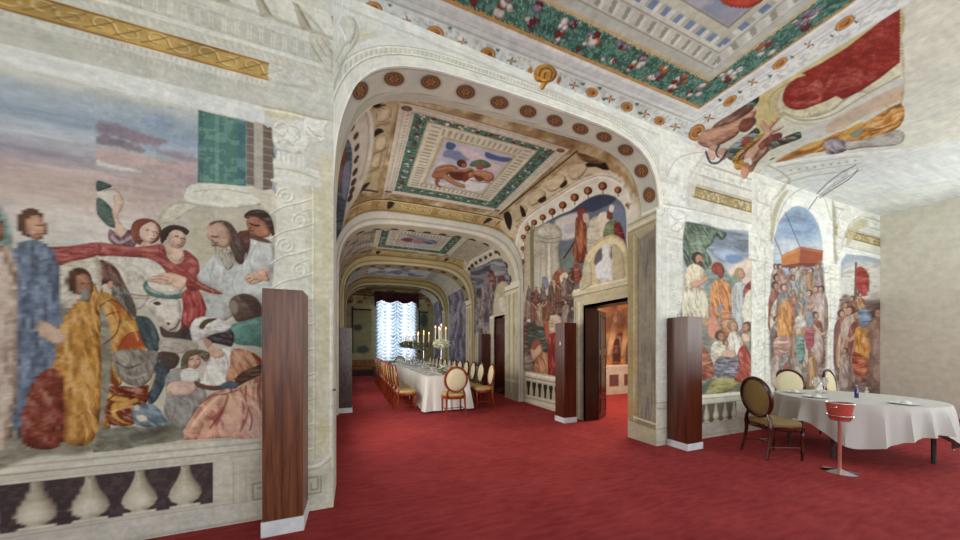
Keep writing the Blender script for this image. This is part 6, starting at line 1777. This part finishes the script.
# ------------------------------------------------------------------ paint -> meshes
def join_surfs(name, surfs, flips=None, holes=None):
    me = bpy.data.meshes.new(name); V = []; Q = []; Cc = []; off = 0
    for k, s in enumerate(surfs):
        nv, nu = s.P.shape[:2]
        i = (np.arange(nv - 1)[:, None] * nu + np.arange(nu - 1)[None]).ravel()
        q = np.stack([i, i + 1, i + nu + 1, i + nu], 1)
        if holes and holes[k] is not None:
            c = s.P.reshape(-1, 3)[q].mean(1); q = q[~holes[k](c)]
        if flips and flips[k]: q = q[:, ::-1]
        V.append(s.P.reshape(-1, 3)); Q.append(q + off); Cc.append(s.C.reshape(-1, 3)); off += nv * nu
    V = np.vstack(V); Q = np.vstack(Q); Cc = np.vstack(Cc)
    me.vertices.add(len(V)); me.vertices.foreach_set('co', V.ravel().astype(np.float32))
    me.loops.add(Q.size); me.loops.foreach_set('vertex_index', Q.ravel().astype(np.int32))
    me.polygons.add(len(Q)); me.polygons.foreach_set('loop_start', (np.arange(len(Q)) * 4).astype(np.int32))
    me.update(calc_edges=True)
    ca = me.color_attributes.new('Fresco', 'FLOAT_COLOR', 'POINT')
    rgba = np.ones((len(V), 4), np.float32); rgba[:, :3] = lin(Cc)
    ca.data.foreach_set('color', rgba.ravel())
    me.materials.append(M['fresco'])
    ob = bpy.data.objects.new(name, me); COL.objects.link(ob); ob['kind'] = 'structure'
    return ob
for key, s in S.items():
    s.C = np.nan_to_num(s.C, nan=.7)
    if key not in ('rib2f', 'rib3f', 'rib4f', 'rib2s', 'rib3s', 'rib4s', 'soffit', 'rib2b', 'rib3b', 'rib4b'): s.brush(.22)
    l_ = s.C.mean(-1, keepdims=True); s.C = np.clip(.62 + (s.C - .62) * 1.06 + (l_ - s.C) * .2, .02, .97)
    s.grain()
    if key in ('ceil', 'soffit', 'galC'): s.C = s.C * np.array([.985, 1.02, 1.045] if key == 'ceil' else [.99, 1.01, 1.02]) * (1.05 if key == 'ceil' else 1.0)
in_door = lambda c: (((c[:, 1] > D1[0]) & (c[:, 1] < D1[1]) & (c[:, 2] < D1[2])) | ((c[:, 1] > D2[0]) & (c[:, 1] < D2[1]) & (c[:, 2] < D2[2])))
WL = [(4.6, 6.4), (8.7, 10.3), (12.2, 13.8), (15.6, 16.9)]
in_win = lambda c: np.any([(c[:, 1] > a) & (c[:, 1] < b) & (c[:, 2] > .9) & (c[:, 2] < 3.0) for a, b in WL], axis=0)
WX = (1.15, 3.2, .75, 4.35)
in_end = lambda c: (c[:, 0] > WX[0]) & (c[:, 0] < WX[1]) & (c[:, 2] > WX[2]) & (c[:, 2] < WX[3])
join_surfs('wall_front', [S['left'], S['arch'], S['right'], S['pier'], S['soffit'], S['archback']], holes=[None, None, lambda c: (c[:, 0] < 4.2) & (c[:, 2] > 3.5), None, None, None])
join_surfs('ceiling', [S['ceil']])
join_surfs('wall_gallery_left', [S['galL']], holes=[in_win])
join_surfs('ceiling_gallery', [S['galC']])
join_surfs('wall_gallery_right', [S['galR']], holes=[in_door])
join_surfs('wall_gallery_end', [S['end']], holes=[in_end])
join_surfs('trim_1', [S['rib2f'], S['rib2s'], S['rib2b']]); join_surfs('trim_2', [S['rib3f'], S['rib3s'], S['rib3b']]); join_surfs('trim_3', [S['rib4f'], S['rib4s'], S['rib4b']])
join_surfs('wall_side_room', [S['other']])
# plain construction behind the plaster
bm = B(); add_box(bm, 4.133, 4.24, 3.33, 3.838, 0, 3.457); struct('trim_6', bm, M['stone'])
bm = B(); add_box(bm, -3.2, 12, -4.6, 18, -.12, 0)
struct('floor', bm, M['carpet'])
bm = B(); add_box(bm, -.17, 4.13, 18.2, 18.3, -.1, 0); bm.free()
bm = B(); add_box(bm, 11.4, 11.5, -4.5, 3.32, 0, .9); add_box(bm, 11.4, 11.5, -4.5, 3.32, 3.6, 4.8); 
for a, b in ((-4.5, -3.2), (-1.6, -.4), (1.2, 3.32)): add_box(bm, 11.4, 11.5, a, b, .9, 3.6)
struct('wall_right', bm, M['plaster'])
bm = B(); add_box(bm, -3.1, -3.0, -4.5, 3.15, 0, 4.8); struct('wall_left', bm, M['plaster'])
bm = B(); add_box(bm, -3.1, 11.5, -4.6, -4.5, 0, .7); add_box(bm, -3.1, 11.5, -4.6, -4.5, 4.0, 4.8)
for a, b in ((-3.1, -2.2), (.2, 1.2), (3.6, 4.6), (7.0, 8.0), (10.4, 11.5)): add_box(bm, a, b, -4.6, -4.5, .7, 4.0)
struct('wall_back', bm, M['plaster'])
bm = B(); add_box(bm, 4.24, 4.54, D1[0] - .001, D1[0] - .06, 0, D1[2]); add_box(bm, 4.24, 4.54, D1[1] + .001, D1[1] + .06, 0, D1[2]); add_box(bm, 4.24, 4.54, D1[0] - .06, D1[1] + .06, D1[2], D1[2] + .06)
struct('trim_4', bm, M['wood_dark'])
bm = B(); add_box(bm, 4.24, 4.54, D2[0] - .001, D2[0] - .06, 0, D2[2]); add_box(bm, 4.24, 4.54, D2[1] + .001, D2[1] + .06, 0, D2[2]); add_box(bm, 4.24, 4.54, D2[0] - .06, D2[1] + .06, D2[2], D2[2] + .06)
struct('trim_5', bm, M['wood_dark'])
bm = B(); add_box(bm, 4.25, 10.5, 3.4, 7.5, 3.6, 3.7); struct('ceiling_side_room', bm, M['plaster'])
bm = B(); add_box(bm, 10.4, 10.5, 3.45, 7.5, 0, 3.6); struct('wall_side_room_east', bm, M['plaster'])
for k_, (a_, b_) in enumerate(WL):           # casement windows of the gallery
    w_ = bpy.data.objects.new('window_%d' % (k_ + 2), None); COL.objects.link(w_); w_['kind'] = 'structure'
    bm = B()
    for p_, q_ in ((a_, a_ + .07), (b_ - .07, b_), ((a_ + b_) / 2 - .04, (a_ + b_) / 2 + .04)): add_box(bm, XL - .08, XL - .02, p_, q_, .9, 3.0)
    for q_ in (.9, 1.55, 2.25, 2.93): add_box(bm, XL - .08, XL - .02, a_, b_, q_, q_ + .06)
    obj('window_frame', bm, M['porcelain'], w_)
    bm = B(); add_box(bm, XL - .03, XL + .09, a_ - .05, b_ + .05, .84, .9); obj('window_sill', bm, M['stone'], w_)
# ------------------------------------------------------------------ light: daylight through the windows of the rooms
w = bpy.data.worlds.new('world'); scene.world = w; w.use_nodes = True
bg = w.node_tree.nodes['Background']; bg.inputs[0].default_value = (.75, .87, 1, 1); bg.inputs[1].default_value = .8
def area(name, loc, rot, sx, sy, e, col=(1, 1, 1), spread=180):
    l = bpy.data.lights.new(name, 'AREA'); l.shape = 'RECTANGLE'; l.size = sx; l.size_y = sy; l.energy = e; l.color = col; l.spread = math.radians(spread)
    o = bpy.data.objects.new(name, l); COL.objects.link(o); o.location = loc; o.rotation_euler = rot
    return o
H_ = math.pi / 2
for k, x in enumerate((-1, 2.4, 5.8, 9.2)): area('window_light', (x, -4.45, 2.4), (H_ + .75, 0, 0), 2.2, 3.2, 150, (.93, 1, .99))
for y in (-2.4, .4): area('window_light', (11.35, y, 2.3), (H_ + .75, 0, H_), 1.5, 2.6, 100, (.93, 1, .99))
for a, b in WL: area('window_light', (XL - .12, (a + b) / 2, 2.0), (H_, 0, -H_), b - a - .1, 2.0, {4.6: 120, 8.7: 66, 12.2: 30, 15.6: 8}[a], (1, .95, .88))
area('window_light', ((WX[0] + WX[1]) / 2, YB + .5, 2.6), (H_, 0, math.pi), 2.0, 3.4, 70, (.78, .9, 1))
area('side_room_lamp', (6.5, 5.4, 3.5), (0, 0, 0), 2, 2, 190, (1, .8, .6))
scene.view_settings.view_transform = 'Standard'; scene.view_settings.look = 'None'
scene.view_settings.exposure = 0.0; scene.view_settings.gamma = 1; scene.view_settings.use_curve_mapping = False
